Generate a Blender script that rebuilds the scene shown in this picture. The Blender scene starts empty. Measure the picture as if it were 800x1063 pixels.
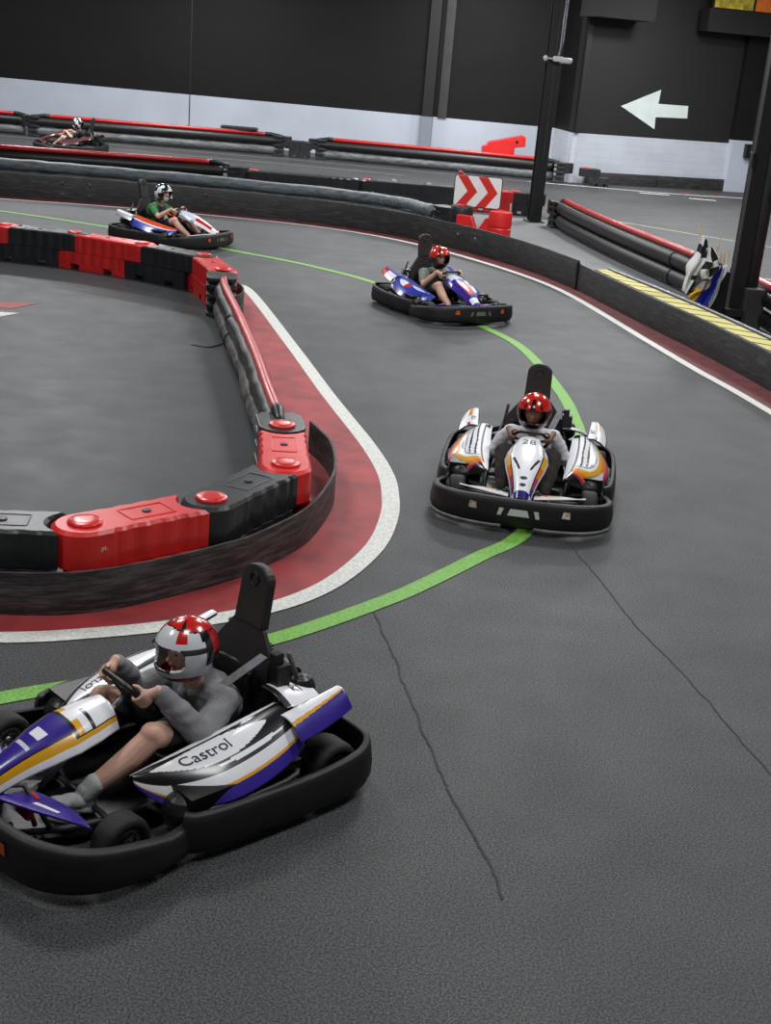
import bpy, bmesh, math, random
from math import sin, cos, pi, radians
from mathutils import Vector, Matrix, noise
random.seed(7)
SC = bpy.context.scene
COL = SC.collection

# ------------------------------------------------------------------ colour / materials
def lin(h):
    h = h.lstrip('#')
    o = []
    for i in (0, 2, 4):
        c = int(h[i:i + 2], 16) / 255
        o.append(c / 12.92 if c <= .04045 else ((c + .055) / 1.055) ** 2.4)
    return (o[0], o[1], o[2], 1)

def mat(name, col, rough=.5, metal=0, var=.15, scale=8, bump=0, bscale=60, coat=0, spec=.5, stretch=None, var2=None, emit=0):
    m = bpy.data.materials.new(name); m.use_nodes = True
    nt = m.node_tree; b = nt.nodes['Principled BSDF']
    N = nt.nodes.new; L = nt.links.new
    tc = N('ShaderNodeTexCoord'); mp = N('ShaderNodeMapping')
    L(tc.outputs['Object'], mp.inputs[0])
    if stretch: mp.inputs['Scale'].default_value = stretch
    nz = N('ShaderNodeTexNoise'); nz.inputs['Scale'].default_value = scale; nz.inputs['Detail'].default_value = 6
    L(mp.outputs[0], nz.inputs['Vector'])
    rp = N('ShaderNodeValToRGB'); c = lin(col) if isinstance(col, str) else col
    lo = tuple(x * (1 - var) for x in c[:3]) + (1,)
    hi = tuple(min(1, x * (1 + var)) for x in c[:3]) + (1,)
    if var2: hi = lin(var2)
    rp.color_ramp.elements[0].color = lo; rp.color_ramp.elements[0].position = .3
    rp.color_ramp.elements[1].color = hi; rp.color_ramp.elements[1].position = .7
    L(nz.outputs['Fac'], rp.inputs[0]); L(rp.outputs[0], b.inputs['Base Color'])
    b.inputs['Roughness'].default_value = rough; b.inputs['Metallic'].default_value = metal
    b.inputs['Specular IOR Level'].default_value = spec
    b.inputs['Coat Weight'].default_value = coat; b.inputs['Coat Roughness'].default_value = .15
    if bump:
        n2 = N('ShaderNodeTexNoise'); n2.inputs['Scale'].default_value = bscale; n2.inputs['Detail'].default_value = 4
        L(mp.outputs[0], n2.inputs['Vector'])
        bp = N('ShaderNodeBump'); bp.inputs['Strength'].default_value = bump; bp.inputs['Distance'].default_value = .01
        L(n2.outputs['Fac'], bp.inputs['Height']); L(bp.outputs[0], b.inputs['Normal'])
    if emit:
        L(rp.outputs[0], b.inputs['Emission Color']); b.inputs['Emission Strength'].default_value = emit
    return m

def mat_attr(name, rough=.35, coat=.4, bump=0, bscale=200):
    m = mat(name, '#ffffff', rough, coat=coat, var=.06, scale=14, bump=bump, bscale=bscale)
    nt = m.node_tree; b = nt.nodes['Principled BSDF']
    at = nt.nodes.new('ShaderNodeAttribute'); at.attribute_name = 'Col'
    mx = nt.nodes.new('ShaderNodeMix'); mx.data_type = 'RGBA'; mx.blend_type = 'MULTIPLY'; mx.inputs[0].default_value = 1
    rp = [n for n in nt.nodes if n.type == 'VALTORGB'][0]
    nt.links.new(at.outputs['Color'], mx.inputs[6]); nt.links.new(rp.outputs[0], mx.inputs[7])
    nt.links.new(mx.outputs[2], b.inputs['Base Color'])
    return m

def mat_floor(name, base, light, speck, rough, streak=0.0):
    m = bpy.data.materials.new(name); m.use_nodes = True
    nt = m.node_tree; b = nt.nodes['Principled BSDF']; N = nt.nodes.new; L = nt.links.new
    tc = N('ShaderNodeTexCoord')
    big = N('ShaderNodeTexNoise'); big.inputs['Scale'].default_value = .35; big.inputs['Detail'].default_value = 5; big.inputs['Roughness'].default_value = .6
    L(tc.outputs['Object'], big.inputs['Vector'])
    fine = N('ShaderNodeTexNoise'); fine.inputs['Scale'].default_value = 95; fine.inputs['Detail'].default_value = 2; fine.inputs['Roughness'].default_value = .7
    L(tc.outputs['Object'], fine.inputs['Vector'])
    rp = N('ShaderNodeValToRGB'); rp.color_ramp.elements[0].position = .3; rp.color_ramp.elements[1].position = .72
    rp.color_ramp.elements[0].color = lin(base); rp.color_ramp.elements[1].color = lin(light)
    L(big.outputs['Fac'], rp.inputs[0])
    r2 = N('ShaderNodeValToRGB'); r2.color_ramp.elements[0].position = .40; r2.color_ramp.elements[1].position = .62
    a = 1 - speck; r2.color_ramp.elements[0].color = (a, a, a, 1); a = 1 + speck; r2.color_ramp.elements[1].color = (a, a, a, 1)
    L(fine.outputs['Fac'], r2.inputs[0])
    mx = N('ShaderNodeMix'); mx.data_type = 'RGBA'; mx.blend_type = 'MULTIPLY'; mx.inputs[0].default_value = 1
    L(rp.outputs[0], mx.inputs[6]); L(r2.outputs[0], mx.inputs[7])
    L(mx.outputs[2], b.inputs['Base Color'])
    mid = N('ShaderNodeTexNoise'); mid.inputs['Scale'].default_value = 2.5; mid.inputs['Detail'].default_value = 4
    L(tc.outputs['Object'], mid.inputs['Vector'])
    rr = N('ShaderNodeMapRange'); rr.inputs[3].default_value = rough - .08; rr.inputs[4].default_value = rough + .1
    L(mid.outputs['Fac'], rr.inputs[0]); L(rr.outputs[0], b.inputs['Roughness'])
    b.inputs['Specular IOR Level'].default_value = .35
    bp = N('ShaderNodeBump'); bp.inputs['Strength'].default_value = .25; bp.inputs['Distance'].default_value = .004
    L(fine.outputs['Fac'], bp.inputs['Height']); L(bp.outputs[0], b.inputs['Normal'])
    return m

def mat_scuffed(name, base, scuff, amt=.62, stretch=(1.2, 1.2, 14)):
    m = mat(name, base, .55, var=.3, scale=3)
    nt = m.node_tree; b = nt.nodes['Principled BSDF']; N = nt.nodes.new; L = nt.links.new
    tc = N('ShaderNodeTexCoord'); mp = N('ShaderNodeMapping'); mp.inputs['Scale'].default_value = stretch
    L(tc.outputs['Object'], mp.inputs[0])
    nz = N('ShaderNodeTexNoise'); nz.inputs['Scale'].default_value = 3; nz.inputs['Detail'].default_value = 9; nz.inputs['Roughness'].default_value = .7
    L(mp.outputs[0], nz.inputs['Vector'])
    rp = N('ShaderNodeValToRGB'); rp.color_ramp.elements[0].position = amt - .1; rp.color_ramp.elements[1].position = amt + .12
    L(nz.outputs['Fac'], rp.inputs[0])
    mx = N('ShaderNodeMix'); mx.data_type = 'RGBA'
    old = [n for n in nt.nodes if n.type == 'VALTORGB'][0]
    L(rp.outputs[0], mx.inputs[0]); L(old.outputs[0], mx.inputs[6]); mx.inputs[7].default_value = lin(scuff)
    L(mx.outputs[2], b.inputs['Base Color'])
    return m

def mat_block(name, col, mortar, bw=.5, rough=.6):
    m = bpy.data.materials.new(name); m.use_nodes = True
    nt = m.node_tree; b = nt.nodes['Principled BSDF']; N = nt.nodes.new; L = nt.links.new
    uv = N('ShaderNodeUVMap'); uv.uv_map = 'UVMap'
    br = N('ShaderNodeTexBrick'); br.inputs['Scale'].default_value = 1; br.inputs['Brick Width'].default_value = bw; br.inputs['Row Height'].default_value = .2
    br.inputs['Mortar Size'].default_value = .008; br.inputs['Color1'].default_value = lin(col)
    c = lin(col); br.inputs['Color2'].default_value = tuple(x * .93 for x in c[:3]) + (1,); br.inputs['Mortar'].default_value = lin(mortar)
    L(uv.outputs[0], br.inputs['Vector'])
    nz = N('ShaderNodeTexNoise'); nz.inputs['Scale'].default_value = .7; nz.inputs['Detail'].default_value = 6
    L(uv.outputs[0], nz.inputs['Vector'])
    rp = N('ShaderNodeValToRGB'); rp.color_ramp.elements[0].position = .3; rp.color_ramp.elements[1].position = .7
    rp.color_ramp.elements[0].color = (.82, .82, .82, 1); rp.color_ramp.elements[1].color = (1.05, 1.05, 1.05, 1)
    L(nz.outputs['Fac'], rp.inputs[0])
    mx = N('ShaderNodeMix'); mx.data_type = 'RGBA'; mx.blend_type = 'MULTIPLY'; mx.inputs[0].default_value = 1
    L(br.outputs['Color'], mx.inputs[6]); L(rp.outputs[0], mx.inputs[7]); L(mx.outputs[2], b.inputs['Base Color'])
    b.inputs['Roughness'].default_value = rough
    return m

M = {}
M['track'] = mat_floor('track_asphalt', '#38393a', '#4a4b4c', .75, .56)
M['infield'] = mat_floor('infield_rubber', '#2a2c2f', '#36393b', .12, .5)
M['runoff'] = mat_floor('runoff_concrete', '#5b5d5f', '#6c6e70', .12, .6)
M['white_line'] = mat('white_paint', '#cfcfc9', .6, var=.22, scale=45, var2='#e2e2dc')
M['faint_line'] = mat('worn_white_paint', '#7d8081', .6, var=.3, scale=30)
M['yellow_line'] = mat('pale_yellow_paint', '#9fa183', .6, var=.25, scale=30)
M['green_line'] = mat('green_paint', '#68a240', .6, var=.25, scale=60, var2='#80bd4c')
M['red_kerb'] = mat('red_kerb_paint', '#8a2f31', .6, var=.2, scale=3, var2='#a8393b')
M['dark_red_kerb'] = mat('dark_red_kerb_paint', '#571f23', .6, var=.3, scale=5, var2='#702a2e')
M['seam'] = mat('dark_seam', '#343536', .8, var=.3, scale=20)
M['rubber'] = mat_scuffed('scuffed_black_rubber', '#232222', '#5e5a59', .54)
M['rubber2'] = mat_scuffed('scuffed_black_board', '#1b1a1b', '#464444', .58)
M['black_plastic'] = mat('black_plastic', '#1d1e20', .42, var=.25, scale=6, bump=.15, bscale=25)
M['kart_black'] = mat('kart_black_plastic', '#131212', .38, var=.25, scale=5, bump=.08, bscale=30)
M['bumper'] = mat_scuffed('kart_bumper_plastic', '#151414', '#2f2d2d', .66, (3, 3, 20))
M['lip'] = mat('scuffed_grey_lip', '#6d6b69', .5, var=.35, scale=12)
M['barrier_black'] = mat('barrier_black_plastic', '#252628', .36, var=.25, scale=4, bump=.25, bscale=9)
M['barrier_red'] = mat('barrier_red_plastic', '#d42826', .36, var=.12, scale=4, bump=.2, bscale=9)
M['cap_red'] = mat('cap_red_plastic', '#d22420', .3, var=.08, scale=6, coat=.3)
M['pipe_red'] = mat('red_pipe_plastic', '#b5201f', .32, var=.12, scale=5, coat=.2)
M['pipe_black'] = mat('black_pipe_plastic', '#141213', .42, var=.35, scale=4, bump=.1, bscale=12)
M['pipe_grey'] = mat_scuffed('scuffed_grey_pipe', '#3c3e40', '#6a6e70', .5, (1, 6, 6))
M['pipe_light'] = mat_scuffed('pale_grey_pipe', '#50565a', '#7c8489', .5, (1, 6, 6))
M['pipe_bag'] = mat_scuffed('crumpled_dark_wrap', '#3a3836', '#787572', .54, (4, 4, 4))
M['steel_dark'] = mat('dark_painted_steel', '#151314', .5, var=.2, scale=3)
M['steel_mid'] = mat('dark_grey_steel', '#363434', .5, var=.2, scale=3)
M['metal'] = mat('bare_metal', '#9a9a9c', .3, metal=.9, var=.2, scale=10)
M['silver'] = mat('silver_rail', '#8e9096', .35, metal=.5, var=.2, scale=10)
M['tyre'] = mat('tyre_rubber', '#1a1a1a', .7, var=.25, scale=12, bump=.3, bscale=40)
M['seatmat'] = mat('black_seat_shell', '#121113', .4, var=.2, scale=8)
M['plate'] = mat('dark_padded_plate', '#2a2625', .5, var=.2, scale=10, bump=.2, bscale=50)
M['belt'] = mat('grey_webbing', '#77777c', .7, var=.2, scale=30, bump=.3, bscale=120)
M['red_paint'] = mat('red_painted_metal', '#b8261c', .4, var=.15)
M['green_paint'] = mat('green_painted_metal', '#155a38', .4, var=.15)
M['white_plastic'] = mat('white_plastic', '#dcdcdc', .4, var=.06)
M['sticker'] = mat('orange_white_sticker', '#d8b07a', .4, var=.4, scale=25, var2='#f0ece4')
M['orange'] = mat('orange_sticker', '#d2581f', .4, var=.2, scale=20)
M['ink'] = mat('dark_lettering', '#26262c', .5, var=.2)
M['paint'] = mat_attr('painted_fairing', .3, .5)
M['helmet'] = mat_attr('helmet_shell', .2, .8)
M['skin'] = mat_attr('skin', .5, 0, .1, 150)
M['cloth'] = mat_attr('cloth', .85, 0, .35, 90)
M['shoe'] = mat_attr('shoe', .6, 0, .2, 120)
M['wall_dark'] = mat('charcoal_wall_paint', '#111011', .6, var=.2, scale=.6, spec=.25, stretch=(1, 1, 3))
M['wall_dark_block'] = mat_block('charcoal_block_paint', '#151516', '#121213', .4)
M['wall_white'] = mat('pale_wall_paint', '#b2b9c4', .55, var=.08, scale=.7)
M['wall_white_block'] = mat_block('pale_block_paint', '#bcc1ca', '#b0b5bd', .9)
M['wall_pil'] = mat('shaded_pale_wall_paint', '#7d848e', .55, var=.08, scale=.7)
M['arrow'] = mat('arrow_white_paint', '#c9d2cf', .6, var=.06, scale=3)
M['ceiling'] = mat('dark_ceiling', '#151515', .8, var=.2, scale=1)
M['wood'] = mat('pale_wood_stick', '#b59a68', .6, var=.2, scale=20)
M['hazard'] = mat('hazard', '#d8cf86', .5)
M['chev_white'] = mat('sign_white', '#e2e2e2', .4, var=.04)
M['chev_red'] = mat('sign_red', '#c92a22', .4, var=.06)
M['screen_yellow'] = mat('glowing_yellow_panel', '#8a7a28', .5, var=.5, scale=6, emit=.35)
M['screen_orange'] = mat('glowing_orange_panel', '#a5521c', .5, var=.2, scale=6, emit=.35)

# ------------------------------------------------------------------ object helpers
def obj(name, me, m=None, parent=None, smooth=False, loc=None):
    o = bpy.data.objects.new(name, me); COL.objects.link(o)
    if m is not None and not me.materials: me.materials.append(m)
    if smooth and len(me.polygons):
        me.polygons.foreach_set('use_smooth', [True] * len(me.polygons))
    if parent: o.parent = parent
    if loc: o.location = loc
    return o

def thing(name, label, cat, loc=(0, 0, 0), rz=0, group=None):
    o = bpy.data.objects.new(name, None); COL.objects.link(o)
    o.location = loc; o.rotation_euler = (0, 0, rz); o.empty_display_size = .1
    return tag(o, label, cat, group)

def tag(o, label, cat, group=None, kind=None):
    o['label'] = label; o['category'] = cat
    if group: o['group'] = group
    if kind: o['kind'] = kind
    return o

def struct(name, me, m, smooth=False, label=None):
    o = obj(name, me, m, None, smooth); o['kind'] = 'structure'
    if label: o['label'] = label
    return o

def mesh(name, V, F):
    me = bpy.data.meshes.new(name); me.from_pydata([tuple(v) for v in V], [], F); me.update(); return me

class MB:
    """collects simple shapes into one mesh"""
    def __init__(s): s.V = []; s.F = []
    def add(s, V, F):
        n = len(s.V); s.V += [tuple(v) for v in V]; s.F += [tuple(i + n for i in f) for f in F]; return s
    def box(s, c, d, R=None, taper=1.0):
        hx, hy, hz = d[0] / 2, d[1] / 2, d[2] / 2
        P = [Vector((x * hx * (taper if z > 0 else 1), y * hy * (taper if z > 0 else 1), z * hz)) for z in (-1, 1) for x, y in ((-1, -1), (1, -1), (1, 1), (-1, 1))]
        if R: P = [R @ p for p in P]
        P = [p + Vector(c) for p in P]
        return s.add(P, [(3, 2, 1, 0), (4, 5, 6, 7), (0, 1, 5, 4), (1, 2, 6, 5), (2, 3, 7, 6), (3, 0, 4, 7)])
    def tube(s, pts, r, n=12, cap=True):
        pts = [Vector(p) for p in pts]; k = len(pts)
        rr = r if isinstance(r, (list, tuple)) else [r] * k
        V = []; up = None
        for i, p in enumerate(pts):
            t = (pts[min(i + 1, k - 1)] - pts[max(i - 1, 0)]).normalized()
            if up is None:
                up = Vector((0, 0, 1)) if abs(t.z) < .9 else Vector((1, 0, 0))
            a = (up - t * up.dot(t)).normalized(); b = t.cross(a); up = a
            for j in range(n):
                th = 2 * pi * j / n; V.append(p + (a * cos(th) + b * sin(th)) * rr[i])
        F = [(i * n + j, i * n + (j + 1) % n, (i + 1) * n + (j + 1) % n, (i + 1) * n + j) for i in range(k - 1) for j in range(n)]
        if cap: F += [tuple(range(n - 1, -1, -1)), tuple((k - 1) * n + j for j in range(n))]
        return s.add(V, F)
    def lathe(s, prof, n=24, c=(0, 0, 0), axis='z', closed=False):
        V = []
        for (r, h) in prof:
            for j in range(n):
                th = 2 * pi * j / n; a, b = r * cos(th), r * sin(th)
                p = (a, b, h) if axis == 'z' else ((a, h, b) if axis == 'y' else (h, a, b))
                V.append((p[0] + c[0], p[1] + c[1], p[2] + c[2]))
        k = len(prof)
        F = [(i * n + j, i * n + (j + 1) % n, (i + 1) * n + (j + 1) % n, (i + 1) * n + j) for i in range(k - 1) for j in range(n)]
        if closed: F += [((k - 1) * n + j, (k - 1) * n + (j + 1) % n, (j + 1) % n, j) for j in range(n)]
        else: F += [tuple(range(n - 1, -1, -1)), tuple((k - 1) * n + j for j in range(n))]
        return s.add(V, F)
    def ball(s, c, r, n=14, m=9, R=None):
        r = (r, r, r) if not isinstance(r, (tuple, list)) else r
        V = [Vector((0, 0, -r[2]))]
        for i in range(1, m):
            ph = -pi / 2 + pi * i / m
            for j in range(n):
                th = 2 * pi * j / n; V.append(Vector((r[0] * cos(ph) * cos(th), r[1] * cos(ph) * sin(th), r[2] * sin(ph))))
        V.append(Vector((0, 0, r[2])))
        F = [(0, 1 + (j + 1) % n, 1 + j) for j in range(n)]
        for i in range(m - 2):
            F += [(1 + i * n + j, 1 + i * n + (j + 1) % n, 1 + (i + 1) * n + (j + 1) % n, 1 + (i + 1) * n + j) for j in range(n)]
        t = len(V) - 1; F += [(t, 1 + (m - 2) * n + j, 1 + (m - 2) * n + (j + 1) % n) for j in range(n)]
        if R: V = [R @ v for v in V]
        return s.add([v + Vector(c) for v in V], F)
    def cone(s, a, b, ra, rb, n=14):
        a, b = Vector(a), Vector(b); s.tube([a, b], [ra, rb], n); s.ball(a, ra, n, 8); return s.ball(b, rb, n, 8)
    def limb(s, pts, rad, n=14):
        for i in range(len(pts) - 1): s.cone(pts[i], pts[i + 1], rad[i], rad[i + 1], n)
        return s
    def prism(s, poly, z0, z1, inset=0, taper=None):
        n = len(poly); V = [(x, y, z0) for x, y in poly] + [(x, y, z1) for x, y in poly]
        F = [tuple(range(n - 1, -1, -1)), tuple(range(n, 2 * n))] + [(i, (i + 1) % n, n + (i + 1) % n, n + i) for i in range(n)]
        return s.add(V, F)
    def me(s, name='m'):
        m = mesh(name, s.V, s.F); bm = bmesh.new(); bm.from_mesh(m)
        bmesh.ops.recalc_face_normals(bm, faces=bm.faces); bm.to_mesh(m); bm.free(); return m
    def build(s, name, m, parent=None, smooth=False, bevel=0, seg=2):
        o = obj(name, s.me(name), m, parent, smooth)
        if bevel:
            b = o.modifiers.new('bevel', 'BEVEL'); b.width = bevel; b.segments = seg; b.limit_method = 'ANGLE'; b.angle_limit = radians(40)
        return o

def catmull(pts, n=8, closed=False):
    P = [Vector(p) for p in pts]; k = len(P); out = []
    for i in range(k if closed else k - 1):
        g = (lambda j: P[j % k]) if closed else (lambda j: P[max(0, min(k - 1, j))])
        p0, p1, p2, p3 = g(i - 1), g(i), g(i + 1), g(i + 2)
        for j in range(n):
            t = j / n
            out.append(.5 * ((2 * p1) + (p2 - p0) * t + (2 * p0 - 5 * p1 + 4 * p2 - p3) * t * t + (3 * p1 - p0 - 3 * p2 + p3) * t ** 3))
    if not closed: out.append(P[-1])
    return out

def profile_sweep(path, prof, name, zoff=None):
    """sweep closed profile [(outward, z)] along a horizontal path of (x, y)"""
    k = len(path); n = len(prof); V = []
    for i, p in enumerate(path):
        t = (Vector(path[min(i + 1, k - 1)][:2]) - Vector(path[max(i - 1, 0)][:2])).normalized(); nr = Vector((t.y, -t.x))
        f = zoff(i / (k - 1)) if zoff else 1
        for d, z in prof: V.append((p[0] + nr.x * d, p[1] + nr.y * d, z * f if zoff else z))
    F = [(i * n + j, i * n + (j + 1) % n, (i + 1) * n + (j + 1) % n, (i + 1) * n + j) for i in range(k - 1) for j in range(n)]
    F += [tuple(range(n - 1, -1, -1)), tuple((k - 1) * n + j for j in range(n))]
    me = mesh(name, V, F); bm = bmesh.new(); bm.from_mesh(me); bmesh.ops.recalc_face_normals(bm, faces=bm.faces); bm.to_mesh(me); bm.free(); return me

def paint_faces(me, fn):
    """per-face colour from fn(polygon)"""
    a = me.color_attributes.new('Col', 'FLOAT_COLOR', 'CORNER'); buf = []
    for p in me.polygons:
        c = fn(p); buf += list(c) * len(p.loop_indices)
    a.data.foreach_set('color', buf)

def paint_verts(me, fn):
    a = me.color_attributes.new('Col', 'FLOAT_COLOR', 'POINT'); buf = []
    for v in me.vertices: buf += list(fn(v.co))
    a.data.foreach_set('color', buf)

def psurf(name, S, nu, nv, col, parent, thick=.012, mt='paint', keep=None):
    V = [S(i / nu, j / nv) for i in range(nu + 1) for j in range(nv + 1)]
    F = []; C = []
    for i in range(nu):
        for j in range(nv):
            u, v = (i + .5) / nu, (j + .5) / nv
            if keep and not keep(u, v): continue
            F.append((i * (nv + 1) + j, (i + 1) * (nv + 1) + j, (i + 1) * (nv + 1) + j + 1, i * (nv + 1) + j + 1)); C.append(col(u, v))
    me = mesh(name, V, F)
    a = me.color_attributes.new('Col', 'FLOAT_COLOR', 'CORNER'); buf = []
    for c in C: buf += list(c) * 4
    a.data.foreach_set('color', buf)
    o = obj(name, me, M[mt], parent, True)
    if thick:
        s = o.modifiers.new('solid', 'SOLIDIFY'); s.thickness = thick; s.offset = 0
    return o

def text_mesh(txt, size=1.0):
    cu = bpy.data.curves.new('t', 'FONT'); cu.body = txt; cu.size = size; cu.align_x = 'CENTER'; cu.align_y = 'CENTER'; cu.resolution_u = 4
    o = bpy.data.objects.new('t', cu); COL.objects.link(o)
    dg = bpy.context.evaluated_depsgraph_get(); me = bpy.data.meshes.new_from_object(o.evaluated_get(dg))
    bpy.data.objects.remove(o); bpy.data.curves.remove(cu); me.materials.clear(); return me

def lettering(txt, S, fmap, parent, m='ink', off=.009, name='lettering'):
    me = text_mesh(txt)
    for v in me.vertices:
        u, w = fmap(v.co.x, v.co.y); p = Vector(S(u, w)); e = 1e-3
        n = (Vector(S(u + e, w)) - p).cross(Vector(S(u, w + e)) - p)
        n = n.normalized() if n.length > 0 else Vector((0, 0, 1))
        if n.z < 0: n = -n
        v.co = p + n * off
    me.name = name
    return obj(name, me, M[m], parent)

def remeshed(mb, vox, it=4, noise_amp=0, noise_scale=12, fac=.5):
    me = mb.me('r'); o = bpy.data.objects.new('r', me); COL.objects.link(o)
    r = o.modifiers.new('r', 'REMESH'); r.mode = 'VOXEL'; r.voxel_size = vox
    s = o.modifiers.new('s', 'SMOOTH'); s.iterations = it; s.factor = fac
    dg = bpy.context.evaluated_depsgraph_get(); dg.update()
    out = bpy.data.meshes.new_from_object(o.evaluated_get(dg)); bpy.data.objects.remove(o); bpy.data.meshes.remove(me)
    if noise_amp:
        for v in out.vertices:
            n = v.normal; q = v.co * noise_scale
            v.co = v.co + n * noise_amp * noise.noise(Vector((q.x, q.y, q.z * 1.8)))
        out.update()
    return out

def copy_tree(o, parent=None):
    c = o.copy(); COL.objects.link(c); c.parent = parent
    for ch in list(o.children): copy_tree(ch, c)
    return c

# ------------------------------------------------------------------ go-karts (x forward, y to the driver's left)
W_ = lin('#ececf0'); K_ = lin('#141416'); PU = lin('#32208a'); PUd = lin('#26186a'); YE = lin('#dfa21e'); OR = lin('#e0741c'); MA = lin('#a5305a'); BL = lin('#2a3aa0')
GR = lin('#8c9098'); RE = lin('#bf2a22'); MR = lin('#4a2a30'); LB = lin('#c9cfe0'); OR2 = lin('#cf4a22'); CR = lin('#d9c9a0')
WB, TRF, TRR = .565, .53, .57
SHARED = {}

def shared(key, fn):
    if key not in SHARED: SHARED[key] = fn()
    return SHARED[key]

def pod_S(sd):
    def S(u, v):
        if u < .50: w = .345 * sin(pi / 2 * min(1, (u + .01) / .50)) ** .62
        else: w = .345 - .10 * ((u - .50) / .50) ** 2
        yi = .295 + .045 * u
        y = yi + w * v + .012
        z = .27 + .155 * u - .12 * v ** 2 * min(1, w / .2) + .035 * sin(pi * v) * min(1, w / .2)
        return (.38 - .77 * u, sd * y, z)
    return S

def fender_S(sd):
    def S(u, v):
        x = -.34 - .32 * u
        w = .17 - .05 * u ** 2
        y = .465 + .03 * u + w * v
        z = .425 + .075 * u - .065 * v ** 1.6 + .02 * sin(pi * v)
        return (x, sd * y, z)
    return S

NOSE = [.27, .57]
def nose_S(u, v):
    t = 2 * v - 1
    hw = [.135, .165, .175, .150, .115, .085, .068][min(6, int(u * 6))]
    i = min(5, int(u * 6)); f = u * 6 - i; L = [.125, .160, .172, .150, .112, .082, .066]
    hw = L[i] * (1 - f) + L[i + 1] * f
    z = NOSE[1] - (NOSE[1] - .27) * u ** 1.1 + .035 * sin(pi * u)
    return (NOSE[0] + (1.0 - NOSE[0]) * u, hw * t * 1.0, z - .10 * abs(t) ** 3 * (1 - .3 * u))

def wing_S(sd):
    def S(u, v):
        w = .15 * (1 - u ** 2.2) + .012
        return (.90 - .20 * u - w * (v - .2), sd * (.10 + .40 * u), .235 + .02 * (1 - v) - .02 * u)
    return S

def lens(u, v, u0, u1, vc, hw):
    if not u0 < u < u1: return False
    t = (u - u0) / (u1 - u0)
    return abs(v - vc) < hw * sin(pi * t) ** .7

def pod_purple(u, v):
    if v < .10: return W_
    if v < .13: return K_
    if lens(u, v, .08, .84, .36, .215): return W_
    if lens(u, v, .40, .92, .615, .035): return W_
    if v < .70: return K_
    if v < .83: return W_
    if v < .875: return YE
    return PU
def fender_purple(u, v):
    if v < .05: return K_
    if v < .5 - .15 * u: return W_
    if v < .62 - .2 * u: return YE
    return PU
def nose_purple(u, v):
    t = abs(2 * v - 1)
    if u < .30 and t < .78: return K_ if (.17 < u < .20 and v > .5) or t > .74 else (YE if u > .25 and t > .3 else W_)
    if .30 <= u < .33 and t < .78: return K_
    if t > .86: return W_
    if t > .62: return YE
    if t > .58: return K_
    if .46 < u < .54 and t < .30: return W_
    if .60 < u < .63 and t < .4: return LB
    return PU
def wing_purple(u, v): return W_ if .3 < u < .6 and .35 < v < .5 else PU

def pod_white(u, v):
    if v < .05: return W_
    if v < .19: return W_ if u < .93 else K_
    if v < .24: return K_
    if u < .10: return K_
    dv, du = (1 - v) * .345, max(0, u - .08) * .62
    d = 1 / (1 / (dv + .004) ** 2.2 + 1 / (du + .004) ** 2.2) ** (1 / 2.2)
    if d < .012: return K_
    if d < .034: return MA
    if d < .064: return OR
    if d < .094: return YE
    if d < .108: return W_
    if d < .116: return GR
    s = sin(u * 8) * .03
    if abs(v - .36 - s) < .022 or abs(v - .50 - s) < .022 or abs(v - .60 - s * .5) < .015: return GR if v > .5 else K_
    return W_
def fender_white(u, v):
    if u > .95 or u < .04 or v < .04 or v > .95: return K_
    if abs(v - .5) < .10 and u > .55: return YE if u > .75 else OR
    if abs(v - .5) < .07 and u < .18: return MA
    return W_
def nose_white(u, v):
    t = abs(2 * v - 1)
    if u > .90: return PUd if t < .75 else LB
    if t > .93: return LB
    if .28 < u and t > .78:
        return YE if u < .5 else (OR if u < .65 else (MA if u < .8 else PUd))
    if t > .76: return W_ if u < .28 else K_
    if t > .72: return K_
    d = abs(t - (.62 - (u - .42) * 1.4))
    if .42 < u < .62 and d < .06: return K_
    if ((u - .27) / .03) ** 2 + ((2 * v - 1) / .2) ** 2 < 1: return OR if v < .5 else YE
    for uc in (.74, .83):
        if ((u - uc) / .022) ** 2 + (t / .30) ** 2 < 1: return lin('#333a55')
    return W_
def wing_white(u, v): return YE if v > .72 and u < .5 else W_

def pod_blue(u, v):
    if v < .06: return K_
    if lens(u, v, .45, .85, .55, .14): return RE if u < .6 else W_
    if lens(u, v, .15, .5, .4, .08): return LB
    if v > .9: return PUd
    return BL
def fender_blue(u, v): return RE if u > .6 and v > .4 else (W_ if v > .4 else BL)
def nose_blue(u, v):
    t = abs(2 * v - 1)
    if u < .22 and t < .7: return LB
    if .35 < u < .72 and t < .42: return OR2
    if .80 < u < .93 and t < .8: return W_
    return PU
def wing_blue(u, v): return PU

def pod_orange(u, v): return K_ if v < .05 else (OR2 if v < .62 else (W_ if v < .68 else BL))
def fender_whitegrey(u, v): return GR if v > .6 or u < .1 else W_
def nose_red(u, v):
    t = abs(2 * v - 1)
    if u < .45: return LB if t < .8 else GR
    if .84 < u < .96: return W_
    return RE if t < .75 else W_
def wing_red(u, v): return W_ if v < .5 else RE

def dull(u, v): return MR if (u * 7) % 1 > .15 else lin('#2f2024')
def dull2(u, v): return lin('#5a2c2a') if v > .5 else MR

LIV = {
 'purple': (pod_purple, fender_purple, nose_purple, wing_purple),
 'white': (pod_white, fender_white, nose_white, wing_white),
 'blue': (pod_blue, fender_blue, nose_blue, wing_blue),
 'orange': (pod_orange, fender_whitegrey, nose_red, wing_red),
 'maroon': (dull, dull2, dull2, dull),
}

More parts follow.
